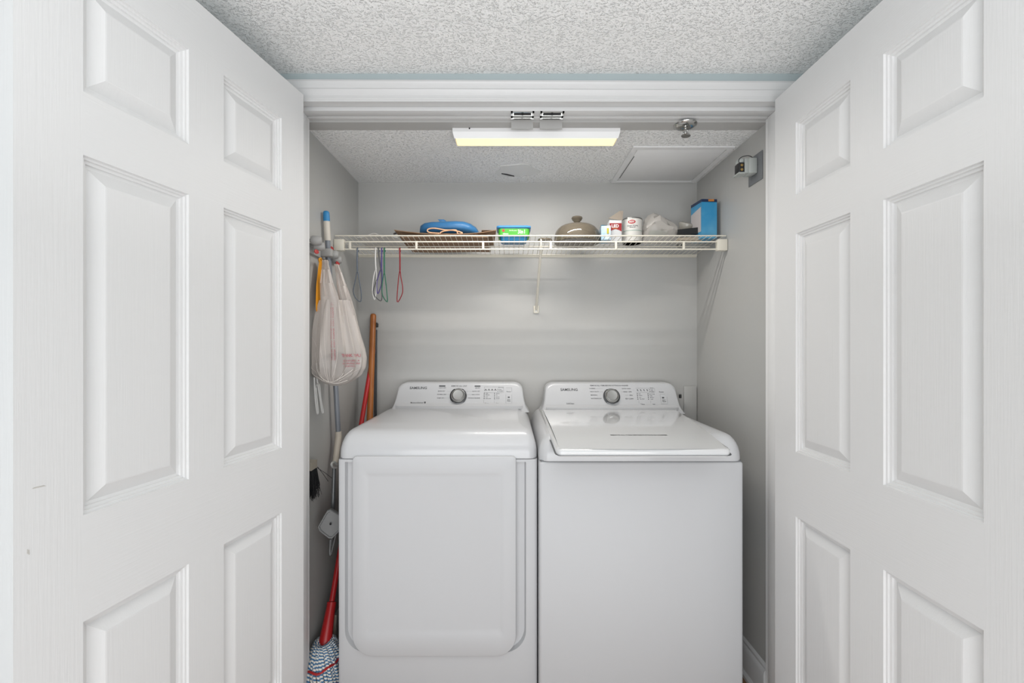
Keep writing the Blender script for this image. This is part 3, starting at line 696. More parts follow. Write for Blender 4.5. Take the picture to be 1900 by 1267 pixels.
# blue hot water bottle
M_blue = mat('blue rubber', '#2d6694', .42)
yb = 2.055; c0 = at_y(835, 431, yb); zb_ = deck(yb)+.028
t = thing('hot_water_bottle', (c0.x, yb, zb_), 'rounded blue rubber bottle with a knob lying on the brown paper bags', 'hot water bottle')
prof = [(782, 424, 10), (785, 417, 16), (793, 413.5, 20), (806, 412, 22), (820, 412, 23), (835, 411.5, 24), (850, 411, 24), (864, 412, 23), (875, 415.5, 20), (884, 421, 15), (889, 428, 8)]
rings = []
for px, py, wy in prof:
    top = at_y(px, py+3, yb); hz = max(top.z-zb_, .004); X = top.x; wy_ = wy*.0042
    rings.append([(X, yb+wy_*math.cos(a), zb_+hz*.5+hz*.5*math.copysign(abs(math.sin(a))**.9, math.sin(a))) for a in [2*PI*k/18 for k in range(18)]])
v, f = g_loft(rings); obj('body', v, f, M_blue, t, smooth=60)
pn = [at_y(823, 426, yb-.03), at_y(821.5, 420, yb-.03), at_y(820, 417, yb-.04), at_y(819, 415.5, yb-.04)]
tube('neck', spline(pn, 4), [.018]*4+[.022]*4+[.024]*4+[.016], M_blue, t, seg=14)
v, f = g_loft([[at_y(812, 407, yb-.04), at_y(824, 407, yb-.04), at_y(829, 412, yb-.04), at_y(818, 413, yb-.04)], [at_y(812, 407, yb-.01), at_y(824, 407, yb-.01), at_y(829, 412, yb-.01), at_y(818, 413, yb-.01)]]); obj('stopper', v, f, M_blue, t)
# cream cord loops
M_cord = mat('peach cord', '#d0a684', .6)
cp = [at_y(px, py, 1.950) for px, py in ((818, 433), (796, 431), (794, 425.5), (806, 423.5), (825, 426.5), (842, 427.5), (858, 432), (850, 434), (846, 427), (832, 427.5), (820, 430), (812, 436))]
o = tube('cord', spline(cp, 5), .0028, M_cord, seg=7, org=cp[0]); tag(o, 'thin peach cord looped in front of the blue bottle', 'cord')
# blue tub with green sleeve
M_tub = mat('blue tub plastic', '#2077a8', .35); M_tubl = mat('blue tub lid', '#3f86bd', .35); M_green = mat('green label', '#3f9a2a', .45); M_white = mat('white print', '#dcdcd8', .5)
yt0, yt1 = 1.975, 2.085
ta, tb = X_(922, yt0), X_(984.5, yt0); zt_ = at_y(950, 418, yt0).z; zd_ = deck(2.03)+.001
t = thing('plastic_tub', ((ta+tb)/2, 2.03, zd_), 'blue plastic tub with a green label and a blue lid on the shelf', 'tub')
def tr_(z, e): k = (zt_-z)/(zt_-zd_); q = .014*k+e; return [(x, y, z) for x, y in rrect(ta+.003+q, tb-.003-q, yt0+.003+q, yt1-.003-q, .014, 5)]
v, f = g_loft([tr_(zd_, .004), tr_(zd_+.004, 0), tr_(zt_-.008, 0)]); obj('body', v, f, M_tub, t, smooth=40)
v, f = g_loft([[(x, y, z) for x, y in rrect(ta-e, tb+e, yt0-e, yt1+e, .016, 6)] for e, z in ((0, zt_-.0095), (.002, zt_-.008), (.002, zt_-.002), (-.001, zt_), (-.006, zt_), (-.008, zt_-.002))]); obj('lid', v, f, M_tubl, t, smooth=40)
la, lb, lz0, lz1 = ta+.006, tb-.004, at_y(950, 436, yt0).z, at_y(950, 423.5, yt0).z
v, f = g_loft([[(x, y, z) for x, y in rrect(la, lb, yt0+.004, yt1-.006, .014, 5)] for z in (lz0, lz1)]); lab = obj('label_sleeve', v, f, M_green, t, smooth=40)
fnl = lambda x, y: Vector((x, yt0+.0032, (lz0+lz1)/2+y))
lettering('lettering', [('3in1', X_(968, yt0), 0, .024, 'CENTER', .85), ('clean', X_(938, yt0), -.008, .010, 'CENTER', 1.2), ('laundry pacs', X_(952, yt0), .006, .0055, 'CENTER', 1.2)], fnl, M_white, lab, bold=.02)
lathe('emblem', (X_(934, yt0), yt0+.004, (lz0+lz1)/2+.006), [(.006, 0), (.006, .0006), (0, .0008)], mat('red print', '#a8222c', .5), lab, axis=(0, -1, 0), seg=14)
# smoked glass lid and small glass dish
M_smoke = mat('smoked brown glass', '#8b8171', .12, trans=.6)
cg = (X_(1070.5, 2.03), 2.03); zg = deck(2.03)+.0005; Rg = .1005; Hg = at_y(1070, 416.5, 2.03).z-zg
t = thing('glass_cover', (cg[0], cg[1], zg), 'smoky brown glass casserole lid with a round knob, in the middle of the shelf', 'lid')
n_ = 10; outp = [(Rg*.97, 0), (Rg, .003)]+[(Rg*math.cos(a)**.55, .016+(Hg-.016)*math.sin(a)) for a in [PI/2*k/n_ for k in range(n_)]]+[(.012, Hg)]
lathe('dome', (cg[0], cg[1], zg), outp+[(.010, Hg-.006)]+[(r*.95, h-.005) for r, h in outp[::-1][1:-2]]+[(Rg*.93, .0005)], M_smoke, t, seg=40)
kh = at_y(1070, 401.5, 2.03).z-zg-Hg
lathe('lid_knob', (cg[0], cg[1], zg+Hg-.003), [(.018, 0), (.013, .006), (.011, .012), (.020, .021), (.0245, .030), (.022, kh), (.012, kh+.004), (0, kh+.005)], M_smoke, t, seg=24)
c2 = (X_(1011, 2.0), 2.0); zg2 = deck(2.0)
t = thing('glass_dish', (c2[0], c2[1], zg2), 'small low smoky glass cover between the blue tub and the big glass lid', 'lid')
lathe('dome', (c2[0], c2[1], zg2), [(.030, 0), (.032, .003), (.030, .009), (.018, .013), (.0, .014)], M_smoke, t, seg=24)
# light bulb boxes
M_sky = mat('sky blue print card', '#8fb0c6', .5, var=('#c9cfd0', (25, 25, 25), .9)); M_red = mat('deep red print', '#8e1b20', .5); M_card = mat('grey brown card', '#8d8377', .7); M_cw = mat('white card', '#c9cacb', .5)
yq = 2.0; za = deck(yq)
t = thing('bulb_box', (X_(1121, yq), yq+.03, za), 'pale blue light bulb carton left of the red LED box', 'box')
v, f = g_loft([[(X_(1113, yq), yq-.03, z), (X_(1130, yq), yq-.035, z), (X_(1131, yq)+.004, yq+.05, z), (X_(1116, yq), yq+.05, z)] for z in (za, at_y(1120, 419, yq-.03).z)]); obj('carton', v, f, M_sky, t)
box('yellow_patch', X_(1126, yq-.035), X_(1129.5, yq-.035), yq-.0362, yq-.0352, at_y(1128, 437, yq).z, at_y(1128, 427, yq).z, mat('yellow print', '#b5a92e', .5), t)
v, f = g_loft([[(X_(1113, yq), yq-.03, z0_), (X_(1124, yq), yq-.012, z0_+.003), (X_(1129, yq), yq+.0, z0_), (X_(1115, yq), yq+.02, z0_)] for z0_ in (at_y(1120, 419, yq-.03).z+.0005, at_y(1120, 417.5, yq-.03).z+.001)]); obj('lid_flap', v, f, mat('teal print card', '#4f8296', .5), t)
ye = 1.985; xa_, xb_ = X_(1131, ye), X_(1153.5, ye); zt2 = at_y(1140, 408.5, ye).z
t = thing('led_box', ((xa_+xb_)/2, ye+.025, deck(ye)), 'opened white light bulb box with a red panel reading LED', 'box')
box('carton', xa_, xb_, ye, ye+.055, deck(ye+.03), zt2, M_cw, t, bev=.0008)
rz1 = at_y(1140, 414, ye).z; rz0_ = at_y(1140, 429, ye).z
pp = [(xa_+.0005, rz0_-.001), (xa_+.012, rz0_+.005), ((xa_+xb_)/2, rz0_+.009), (xb_-.012, rz0_+.005), (xb_-.0005, rz0_-.001), (xb_-.0005, rz1), (xa_+.0005, rz1)]
v, f = g_loft([[(x, y, z) for x, z in pp] for y in (ye-.0006, ye-.0001)]); rp = obj('red_panel', v, f, M_red, t)
lettering('lettering', [('LED', (xa_+xb_)/2-.002, at_y(0, 419.5, ye).z, .0185, 'CENTER', 1)], lambda x, y: Vector((x, ye-.0010, y)), M_white, rp, bold=.03)
lettering('small_lettering', [('BULBS', (xa_+xb_)/2-.002, at_y(0, 423.6, ye).z, .006, 'CENTER', 1.3)], lambda x, y: Vector((x, ye-.0010, y)), mat('orange print', '#b5783a', .5), rp, bold=.02)
g = lambda px, py, Y: at_y(px, py, Y)
v, f = g_loft([[g(1129, 405, ye+.002), g(1150, 391, ye+.010), g(1156.5, 391.5, ye+.012), g(1155, 409, ye+.002)], [g(1129, 405.5, ye+.004), g(1150, 391.5, ye+.012), g(1156.5, 392, ye+.014), g(1155, 409, ye+.004)]]); obj('flap', v, f, M_card, t)
# paint can
cyn = 2.035; rc = 18.2*(cyn-.04)/F; xcn = X_(1175, cyn-.02); zcn = deck(cyn); hc = at_y(1175, 403.5, cyn-.03).z-zcn
M_canw = mat('can white label', '#cfcdc8', .45); M_tin = mat('tin rim', '#8f8f8c', .3, .9)
t = thing('paint_can', (xcn, cyn, zcn), 'white paint can with a red oval badge beside the LED box', 'can')
lathe('body', (xcn, cyn, zcn), [(rc*.97, 0), (rc, .002), (rc, hc-.006)], M_canw, t, seg=36)
lathe('rim', (xcn, cyn, zcn+hc-.006), [(rc*1.0, 0), (rc*1.03, .001), (rc*1.03, .0045), (rc*.96, .006), (rc*.9, .003), (0, .0025)], M_tin, t, seg=36)
lathe('bottom_rim', (xcn, cyn, zcn), [(rc*.90, 0), (rc*1.02, .0002), (rc*1.02, .004), (rc, .005)], M_tin, t, seg=36)
def canf(x, z, o=.0006): a = x/rc; return Vector((xcn+(rc+o)*math.sin(a), cyn-(rc+o)*math.cos(a), z))
zo = at_y(0, 411, cyn-rc).z
V = []; Fc = []
for s_, (ax, az) in enumerate(((.016, .0085),)):
    V = [canf(-.012, zo)]+[canf(-.012+ax*math.cos(a), zo+az*math.sin(a)) for a in [2*PI*k/24 for k in range(24)]]; Fc = [[0, k+1, (k+1) % 24+1] for k in range(24)]
ov = obj('badge', V, Fc, mat('red badge', '#a5181f', .45), t)
lettering('lettering', [('RED', -.012, zo, .0115, 'CENTER', 1)], lambda x, y: canf(x, y, .0012), M_white, ov, bold=.02)
lettering('dark_lettering', [('Quick Drying', -.009, zo-.0165, .0075, 'CENTER', 1.1), ('Enamel', -.009, zo-.0235, .0075, 'CENTER', 1.1)], lambda x, y: canf(x, y, .0012), M_print, t, bold=.02)
V = [canf(-rc*1.3+rc*2.6*k/16, at_y(0, q, cyn-rc).z, .0008) for q in (427.5, 426.3) for k in range(17)]
obj('label_stripe', V, [[k, k+1, k+18, k+17] for k in range(16)], mat('green grey stripe', '#8fa59a', .5), t)
# clear plastic bag
def film(name, col, alpha):
    m = mat(name, col, .28); nt = m.node_tree; b = nt.nodes['Principled BSDF']; out = nt.nodes['Material Output']
    tl = nt.nodes.new('ShaderNodeBsdfTranslucent'); tl.inputs[0].default_value = lin(col); tp = nt.nodes.new('ShaderNodeBsdfTransparent')
    m1 = nt.nodes.new('ShaderNodeMixShader'); m1.inputs[0].default_value = .18; nt.links.new(b.outputs[0], m1.inputs[1]); nt.links.new(tl.outputs[0], m1.inputs[2])
    m2 = nt.nodes.new('ShaderNodeMixShader'); m2.inputs[0].default_value = alpha; nt.links.new(tp.outputs[0], m2.inputs[1]); nt.links.new(m1.outputs[0], m2.inputs[2])
    nt.links.new(m2.outputs[0], out.inputs['Surface']); return m
M_clear = film('clear crinkled film', '#c4bfb9', .55)
yk = 2.04; xk = X_(1226, yk)
t = thing('clear_bag', (xk, yk, deck(yk)), 'crumpled clear plastic bag right of the paint can', 'plastic bag')
top_prof = [(1192, 425), (1197, 408), (1203, 399), (1210, 395.5), (1219, 398), (1230, 404), (1241, 410), (1250, 418), (1258, 426), (1266, 431)]
rings = []
for i, (px, py) in enumerate(top_prof):
    c = at_y(px, py, yk); zb2 = deck(yk)+.001; hz = c.z-zb2; wy = .052*math.sin(PI*(i+1)/12)
    ring = []
    for k in range(24):
        a = 2*PI*k/24; cr = 1+.13*math.sin(5*a+i*1.7)+.08*math.sin(9*a-i)
        ring.append((c.x+.004*math.sin(3*a+i), yk+wy*math.cos(a)*cr, zb2+max(0, hz*(.5+.5*math.sin(a))*(1 if math.sin(a) > .6 else cr))))
    rings.append(ring)
v, f = g_loft(rings); obj('film', v, f, M_clear, t, smooth=25)
lathe('bottle_inside', at_y(1222, 433, yk), [(0, -.045), (.014, -.042), (.015, .02), (.008, .03), (.007, .042), (0, .043)], mat('green bottle in the bag', '#4b6f5d', .4), t, axis=(1, .2, .1), seg=14)
# glass flood bulb
yg = 2.06; cb = at_y(1274, 419, yg); Rb = 14.5*yg/F
M_frost = mat('clear bulb glass', '#b5b1a8', .15, trans=.35)
t = thing('light_bulb', (cb.x, yg, deck(yg)), 'clear glass flood bulb standing beside the tall blue box', 'light bulb')
ax = Vector((.22, -.30, .90)).normalized()
bc = Vector((cb.x, yg, cb.z+.004))
lathe('glass', bc, [(.013, -.075), (.016, -.06), (Rb*.8, -.02), (Rb, 0), (Rb*.96, .006), (Rb*.6, .011), (0, .012)], M_frost, t, axis=ax, seg=28)
lathe('screw_base', bc-ax*.075, [(.006, -.028), (.012, -.024), (.0135, -.012), (.012, -.008), (.0135, -.004), (.013, 0)], M_tin, t, axis=ax, seg=20)
# black-edged scraper / brush on a beige handle
yv = 1.985; e0, e1 = X_(1258, yv), X_(1300, yv)
t = thing('scrub_brush', ((e0+e1)/2, yv+.02, deck(yv)), 'black and beige flat handled brush in front of the glass bulb', 'brush')
v, f = g_loft([[(e0, yv+dy, at_y(0, 433.5, yv).z+dz_) for dy, dz_ in ((0, -.004), (.03, -.004), (.03, .020), (0, .018))], [(e1, yv+dy, at_y(0, 429, yv).z+dz_) for dy, dz_ in ((0, -.010), (.03, -.010), (.03, .022), (0, .018))]]); obj('back', v, f, M_black, t)
v, f = g_loft([[(e0+.003, yv-.003+dy, deck(yv)+.0005+dz_) for dy, dz_ in ((0, 0), (.035, 0), (.035, .010), (0, .010))], [(e1+.004, yv-.003+dy, deck(yv)+.0005+dz_) for dy, dz_ in ((0, 0), (.035, 0), (.035, .016), (0, .016))]]); obj('handle', v, f, mat('beige plastic', '#a89c8c', .5), t)
# tall blue box
M_bluebox = mat('sky blue carton', '#2f86b4', .4, var=('#6aa9c6', (9, 9, 9), .6)); M_navy = mat('navy print', '#182b4c', .4)
yx = 1.955; b0, b1 = X_(1302, yx), X_(1331, yx); zbt = at_y(0, 374, yx).z
t = thing('blue_box', ((b0+b1)/2, yx+.05, deck(yx)), 'tall blue carton standing at the right end of the shelf', 'box')
lz = deck(yx)+.0006
XB = b0-.004
quadA = [(b0, yx), (b1, yx+.004), (b1-.006, yx+.095), (XB-.004, yx+.095)]
v, f = g_loft([[(x, y, z) for x, y in quadA] for z in (lz, zbt)]); cb_ = obj('carton', v, f, M_bluebox, t)
v, f = g_loft([[(x+dx, y, z) for (x, y), dx in zip(quadA, (-.0006, .0006, .0006, -.0006))] for z in (zbt-.001, zbt+.011)]);
obj('top_band', [Vector(p)+Vector((0, -.0006, 0)) for p in v], f, M_navy, t)
box('orange_print', (b0+b1)/2-.005, b1-.014, yx-.0012, yx-.0002, zbt+.001, zbt+.010, mat('orange picture print', '#b07034', .5), t)
v, f = g_loft([[(b0-.0008, yx+.006, lz+.03), (b0-.0010, yx+.006, zbt-.02), (XB-.0040, yx+.09, zbt-.035), (XB-.0040, yx+.09, lz+.03)], [(b0-.0013, yx+.006, lz+.03), (b0-.0015, yx+.006, zbt-.02), (XB-.0055, yx+.09, zbt-.035), (XB-.0055, yx+.09, lz+.03)]])
obj('side_label', v, f, mat('pale side label', '#b9b4b4', .5), t)

# ------------------------------------------------------------------ elastic loops hung on the shelf
def strap_loop(pts, r, col, label, split=None):
    t = thing('hanging_loop', at_y(pts[0][0], pts[0][1], YF-.008), label, 'loop', group='thin loops hanging from the shelf front')
    m = mat(label.split(' loop')[0]+' cord', col, .6)
    top = [at_y(x, y, YF-.009) for x, y in pts]
    tube('neck', spline(top[:split], 4), r*1.5, m, t, seg=7)
    tube('eye', spline(top[split-1:], 4, closed=True), r, m, t, seg=7, closed=True)
    # turned over the lower rod
    tube('hook', [top[0], top[0]+Vector((0, .004, .003)), top[0]+Vector((0, .010, .001)), top[0]+Vector((0, .011, -.012))], r*1.3, m, t, seg=7)
strap_loop([(663, 461), (662.5, 482), (663, 503), (659, 522), (655.5, 540), (660, 553), (669, 559.5), (670.5, 545), (667, 523)], .0021, '#5d6570', 'slate grey loop hanging leftmost from the shelf front', 3)
strap_loop([(697, 461), (696.5, 482), (697.5, 500), (693, 515), (691, 540), (695, 556), (698, 540), (699, 520)], .0019, '#c9c8c6', 'white loop, leftmost in the tangled cluster under the shelf', 3)
strap_loop([(702, 461), (704, 482), (706.5, 500), (699, 520), (692.5, 541), (698, 552), (708, 557), (708, 530)], .0020, '#4d4e50', 'dark grey loop in the tangled cluster under the shelf', 3)
strap_loop([(708, 461), (708, 480), (707.5, 498), (701, 517), (699, 530), (701, 545), (707, 530), (709, 512)], .0020, '#4b3f78', 'purple loop in the tangled cluster under the shelf', 3)
strap_loop([(713, 461), (713, 485), (713, 506), (709, 530), (710, 548), (718.5, 560), (718, 545), (716, 525)], .0021, '#1f5f48', 'green loop, rightmost in the tangled cluster under the shelf', 3)
strap_loop([(741.5, 461), (742, 482), (742, 502), (739, 522), (737, 560), (746, 546), (747, 532), (744, 515)], .0021, '#7d1620', 'dark red loop hanging alone right of the cluster', 3)

# ------------------------------------------------------------------ tool holder on the left wall
M_gp = mat('grey holder plastic', '#9a9997', .45); M_redp = mat('red rubber pad', '#9c1f1e', .5)
t = thing('tool_holder', (XL, 1.76, H+.335), 'grey wall rail with roller grips and red pads holding the mop pole', 'rack')
box('rail', XL+.001, XL+.012, 1.625, 1.905, H+.325, H+.362, M_gp, t, bev=.003)
for yy, dz_ in ((1.640, .045), (1.665, .030), (1.80, .026), (1.835, .012)):
    lathe('grip', (XL+.038, yy, H+.322+dz_), [(.0, -.020), (.013, -.018), (.0165, -.010), (.0165, .010), (.013, .018), (0, .020)], M_gp, t, axis=(1, .3, 0), seg=20)
    lathe('grip_pin', (XL+.012, yy, H+.322+dz_), [(.006, -.002), (.006, .010)], M_gp, t, axis=(1, 0, 0), seg=10)
for px, py, X in ((587, 467, XL+.045), (615, 461, XL+.03), (626, 488.5, XL+.045)):
    p = at_x(px, py, X); v, f = g_lathe(p, [(.0, -.003), (.009, -.002), (.010, .002), (0, .003)], (1, -.4, .2), 16, 1, .8); obj('pad', v, f, M_redp, t, smooth=40)
box('clamp', XL+.010, XL+.052, 1.742, 1.766, H+.335-.004, H+.335+.026, M_gp, t, bev=.005)
# blue-capped mop pole held in the clamp
def line3(a, b, t_): return a+(b-a)*t_
a_ = at_x(605, 391, -.703); b_ = at_x(628, 806, -.690)
mp = thing('mop_pole', (b_.x, b_.y, b_.z-.1), 'grey pole with a white grip and blue tip held by the wall rack', 'mop')
dirp = (b_-a_); L = dirp.length
P = lambda py: line3(a_, b_, (py-391)/(806-391))
tube('tip', [P(391), P(391.8), P(394), P(400), P(409.5)], [.003, .0085, .0115, .0122, .0122], mat('blue pole tip', '#2c7fb4', .4), mp, seg=16)
tube('grip_sleeve', [P(409.5), P(444)], .0118, mat('ivory sleeve', '#c9c3b8', .5), mp, seg=16)
tube('tube', [P(444), P(806)], .0100, mat('grey blue tube', '#80848b', .35, .2), mp, seg=16)
q1 = at_x(622, 858, -.690)
tube('lower_sleeve', [P(800), P(806)+Vector((0, 0, -.01)), q1], [.0120, .0128, .0105], mat('cream sleeve', '#c2b9ac', .5), mp, seg=14)
# squeegee with steel rod, bracket and hook below
M_rod = mat('dull steel rod', '#77797a', .4, .6)
r0 = at_x(620, 866, -.672); r1 = at_x(615.5, 1012, -.672)
sq = thing('dust_mop_frame', (r1.x, r1.y, r1.z), 'grey steel rod with a tilted grey bracket plate beside the dryer', 'mop')
tube('rod', [r0, r1], .0075, M_rod, sq, seg=12)
v, f = g_tube(spline([at_x(x, y, -.662) for x, y in ((624, 868), (618, 867), (615, 861), (620, 857), (625, 862))], 4), .0040, 6); obj('hang_eye', v, f, mat('pale eyelet', '#bdbdba', .5), sq, smooth=50)
M_gb = mat('grey bracket plastic', '#777878', .4)
Yp = at_x(606, 970, -.665).y
out2 = [(588.5, 978), (606, 948), (612, 945), (640, 962), (641, 975), (616, 1000), (610, 1000), (592, 986)]
fr_ = [at_y(x, y, Yp+(x-606)*.0006) for x, y in out2]; cen = sum(fr_, Vector())/len(fr_)
v, f = g_loft([[p+Vector((0, .016, 0)) for p in fr_], [p+Vector((0, .003, 0)) for p in fr_], [cen+(p-cen)*.95 for p in fr_], [cen+(p-cen)*.86 for p in fr_], [cen+(p-cen)*.82+Vector((0, .004, 0)) for p in fr_]]); obj('bracket', v, f, M_gb, sq, smooth=30)
lathe('hole', at_y(613.5, 972, Yp+.002), [(.0, -.001), (.004, 0), (.004, .0015), (0, .002)], M_black, sq, axis=(0, -1, 0), seg=12)
tube('hook', spline([at_y(x, y, Yp+.02) for x, y in ((623, 992), (618, 1012), (613.5, 1030), (612, 1022), (613, 1000))], 4), .0035, M_rod, sq, seg=7)
# dark bristle brush with a tan block, left of the rod
t = thing('hand_brush', at_x(580, 850, -.690), 'black-bristled brush with a tan block hanging low on the left wall', 'brush')
pb0 = at_x(572, 856, -.690); pb1 = at_x(587.5, 848, -.690); yb_ = 1.62
v, f = g_loft([[Vector((X, Y, Z)) for X, Z in ((-.718, at_y(0, 862, 1.70).z), (-.690, at_y(0, 862, 1.70).z), (-.690, at_y(0, 848, 1.70).z), (-.718, at_y(0, 848, 1.70).z))] for Y in (1.615, 1.665)]); obj('block', v, f, mat('tan block', '#8d877c', .6), t)
Vb, Fb = [], []
random.seed(3)
for i in range(150):
    Y = 1.618+random.random()*.045; X = -.716+random.random()*.024
    zt3 = at_y(0, 861, 1.70).z; L_ = .115-.05*abs(random.random()-.3)
    a3 = Vector((X, Y, zt3)); b3 = Vector((X+random.uniform(-.003, .006)+.004, Y+random.uniform(-.006, .012)+.006, zt3-L_*.6)); c3 = Vector((max(X+random.uniform(-.008, .012), -.719), Y+random.uniform(-.01, .02)+.006, zt3-L_))
    vv_, ff_ = g_tube([a3, b3, c3], [.0016, .0014, .0006], 3); n0 = len(Vb); Vb += vv_; Fb += [[n0+k for k in q] for q in ff_]
o = obj('bristles', Vb, Fb, M_black, t); o['kind'] = 'stuff'
tube('stray_bristle', [at_x(589, 866, -.685), at_x(600, 880, -.66), at_x(609, 893, -.66)], .0010, M_black, t, seg=5)
tube('stray_bristle', [at_x(589, 868, -.685), at_x(603, 877, -.66), at_x(616, 887, -.66)], .0010, M_black, t, seg=5)

# yellow handle behind the bag
ya_ = at_x(594, 484, -.700)
t = thing('yellow_handle', ya_, 'flat yellow plastic handle hanging behind the carrier bag', 'handle')
pr_ = [(594, 482, 1.5), (595, 487, 3.2), (595, 500, 5), (593, 530, 6.2), (590.5, 560, 4.6), (589, 574, 3), (589, 578, 2)]
v, f = g_loft([[at_x(x+dx*wd_, y, -.700)+Vector((off, 0, 0)) for dx, off in ((-1, 0), (0, .004), (1, 0), (0, -.004))] for x, y, wd_ in pr_]); obj('blade', v, f, mat('yellow plastic', '#db920c', .4), t, smooth=60)
tube('loop', spline([at_x(x, y, -.690) for x, y in ((593, 486), (592, 481), (595, 479), (597, 483))], 4), .003, MATS['yellow plastic'], t, seg=6)

# ------------------------------------------------------------------ carrier bag
M_bag = film('carrier bag film', '#dcd4ce', .60)
bag = thing('carrier_bag', at_y(630, 715, 1.715), 'thin white plastic carrier bag with red print hanging on the left wall', 'plastic bag')
YBG = 1.715
LV = [  # py, left px, right px, pleat amplitude
    (558, 596, 652, .20), (575, 591, 657, .22), (600, 587, 664, .22), (625, 583.5, 671, .20), (648, 580.5, 678, .22), (665, 579.5, 681, .20), (682, 579.5, 679, .18), (696, 583, 671, .14), (706, 594, 657, .07), (712, 606, 645, .05), (715, 618, 634, .03)]
def bag_pt(py, a, off=0):
    # interpolate levels
    for i in range(len(LV)-1):
        if LV[i][0] <= py <= LV[i+1][0]: break
    k = (py-LV[i][0])/(LV[i+1][0]-LV[i][0]); k = max(0, min(1, k)); l, r, am = [LV[i][j]+(LV[i+1][j]-LV[i][j])*k for j in (1, 2, 3)]
    c = (l+r)/2; hw = (r-l)/2*YBG/F*.97; X = X_(c, YBG); dp = hw*.62+.010
    pl = 1+1.25*am*(.55*math.sin(9*a+.6*math.sin(py*.03))+.45*math.sin(17*a+1.3+py*.012)+.25*math.sin(31*a))*.55
    e = math.cos(a)*hw*(1 if abs(math.cos(a)) > .93 else pl)
    z = H+(CY-py)*YBG/F
    x = X+e
    y = YBG+math.sin(a)*dp*pl
    return Vector((max(x, XL+.006), y, z))
NA = 96
rings = [[bag_pt(py, 2*PI*k/NA) for k in range(NA)] for py in [558+k*(715-558)/40 for k in range(41)]]
v, f = g_loft(rings, cap=False); f.append(list(range(len(v)-NA, len(v)))); obj('pouch', v, f, M_bag, bag, smooth=50)
def handle(name, pts, wds, Y):
    rg = []
    for (x, y), w_ in zip(pts, wds):
        row = []
        for k in range(9):
            u = k/8; row.append(at_y(x-w_+2*w_*u, y, Y+.006*math.sin(u*14+y*.05)))
        for k in range(8, -1, -1):
            u = k/8; row.append(at_y(x-w_+2*w_*u, y, Y+.0025+.006*math.sin(u*14+y*.05)))
        rg.append(row)
    v, f = g_loft(rg); return obj(name, v, f, M_bag, bag, smooth=50)
handle('handle', [(603, 482), (604.5, 500), (606, 525), (611, 550), (617, 590), (624, 640)], [5, 8, 12.5, 17, 19, 17], YBG-.045)
handle('handle', [(606, 484), (603, 500), (600, 520), (602, 545), (604, 575)], [4, 7, 10, 12, 14], YBG+.02)
handle('handle', [(624, 490), (628, 505), (634, 530), (641, 556), (646, 585)], [4, 6, 9, 12, 12], YBG-.02)
handle('handle', [(626, 492), (633, 515), (640, 540), (648, 562)], [3, 4, 7, 5], YBG+.03)
M_crease = mat('gathered white film', '#dcd6d0', .4)
tube('seam_crease', spline([bag_pt(py, a)+Vector((0, -.003, 0)) for py, a in ((672, PI*1.02), (690, PI*1.15), (703, PI*1.3), (707, PI*1.45), (700, PI*1.62), (684, PI*1.75))], 5), .0011, M_crease, bag, seg=6)
tube('side_crease', spline([bag_pt(py, a)+Vector((0, -.003, 0)) for py, a in ((660, PI*1.22), (680, PI*1.27), (697, PI*1.36), (707, PI*1.45), (709, PI*1.62), (704, PI*1.78))], 5), .0011, M_crease, bag, seg=6)
Vc, Fc2 = [], []
for a_end, py_end, a_st in ((1.02, 640, 1.30), (1.10, 668, 1.33), (1.18, 625, 1.37), (1.27, 645, 1.40), (1.36, 600, 1.43), (1.47, 655, 1.47), (1.58, 640, 1.50), (1.66, 690, 1.55), (1.74, 660, 1.58), (1.85, 680, 1.62), (1.40, 575, 1.44), (1.60, 590, 1.52)):
    pth = [bag_pt(706+(py_end-706)*k/8, PI*(a_st+(a_end-a_st)*(k/8)**.8))+Vector((0, -.0025, 0)) for k in range(9)]
    vv_, ff_ = g_tube(pth, [.0007*(1-k/9)+.0001 for k in range(9)], 4); n0 = len(Vc); Vc += vv_; Fc2 += [[n0+q for q in ff] for ff in ff_]
obj('creases', Vc, Fc2, M_crease, bag)['kind'] = 'stuff'
M_redtxt = mat('faded red print', '#b06a70', .5)
def bf(a_of_x, py_of_y):
    return lambda x, y: bag_pt(py_of_y(y), a_of_x(x))+Vector((0, -.0035, 0))
lettering('lettering', [('THANK YOU', 0, 0, 8, 'CENTER', 1.0)], bf(lambda x: PI*1.72+x*.0150, lambda y: 659-y*.9), M_redtxt, bag, bold=.03)
lettering('small_lettering', [('PLEASE RETURN TO A', 0, 3, 4.6, 'CENTER', 1), ('PARTICIPATING STORE', 0, -2.6, 4.6, 'CENTER', 1), ('FOR RECYCLING', 0, -8, 4.6, 'CENTER', 1)], bf(lambda x: PI*1.72+x*.0135, lambda y: 671-y*.9), M_redtxt, bag, bold=.01)
lettering('side_lettering', [('THANK YOU THANK YOU THANK YOU', 0, 0, 6.5, 'CENTER', 1.0), ('THANK YOU THANK YOU THANK YOU', 0, -8, 6.5, 'CENTER', 1.0)], lambda x, y: bag_pt(612-x*.95, PI*1.50-y*.013)+Vector((0, -.003, 0)), M_redtxt, bag, bold=.01)
# grey bundle inside the bag
cbn = at_y(628, 686, YBG)
v, f = g_loft([[(cbn.x-.004+r*math.cos(a)*(1+.08*math.sin(3*a+h*60)), YBG+r*.60*math.sin(a), cbn.z+h) for a in [2*PI*k/20 for k in range(20)]] for r, h in ((.02, -.046), (.055, -.040), (.078, -.020), (.082, .004), (.070, .030), (.045, .052), (.012, .066))])
o = obj('cloth_bundle', v, f, mat('dark cloth', '#1e2023', .8), smooth=60, org=cbn); tag(o, 'dark bundle showing through the bottom of the carrier bag', 'cloth')
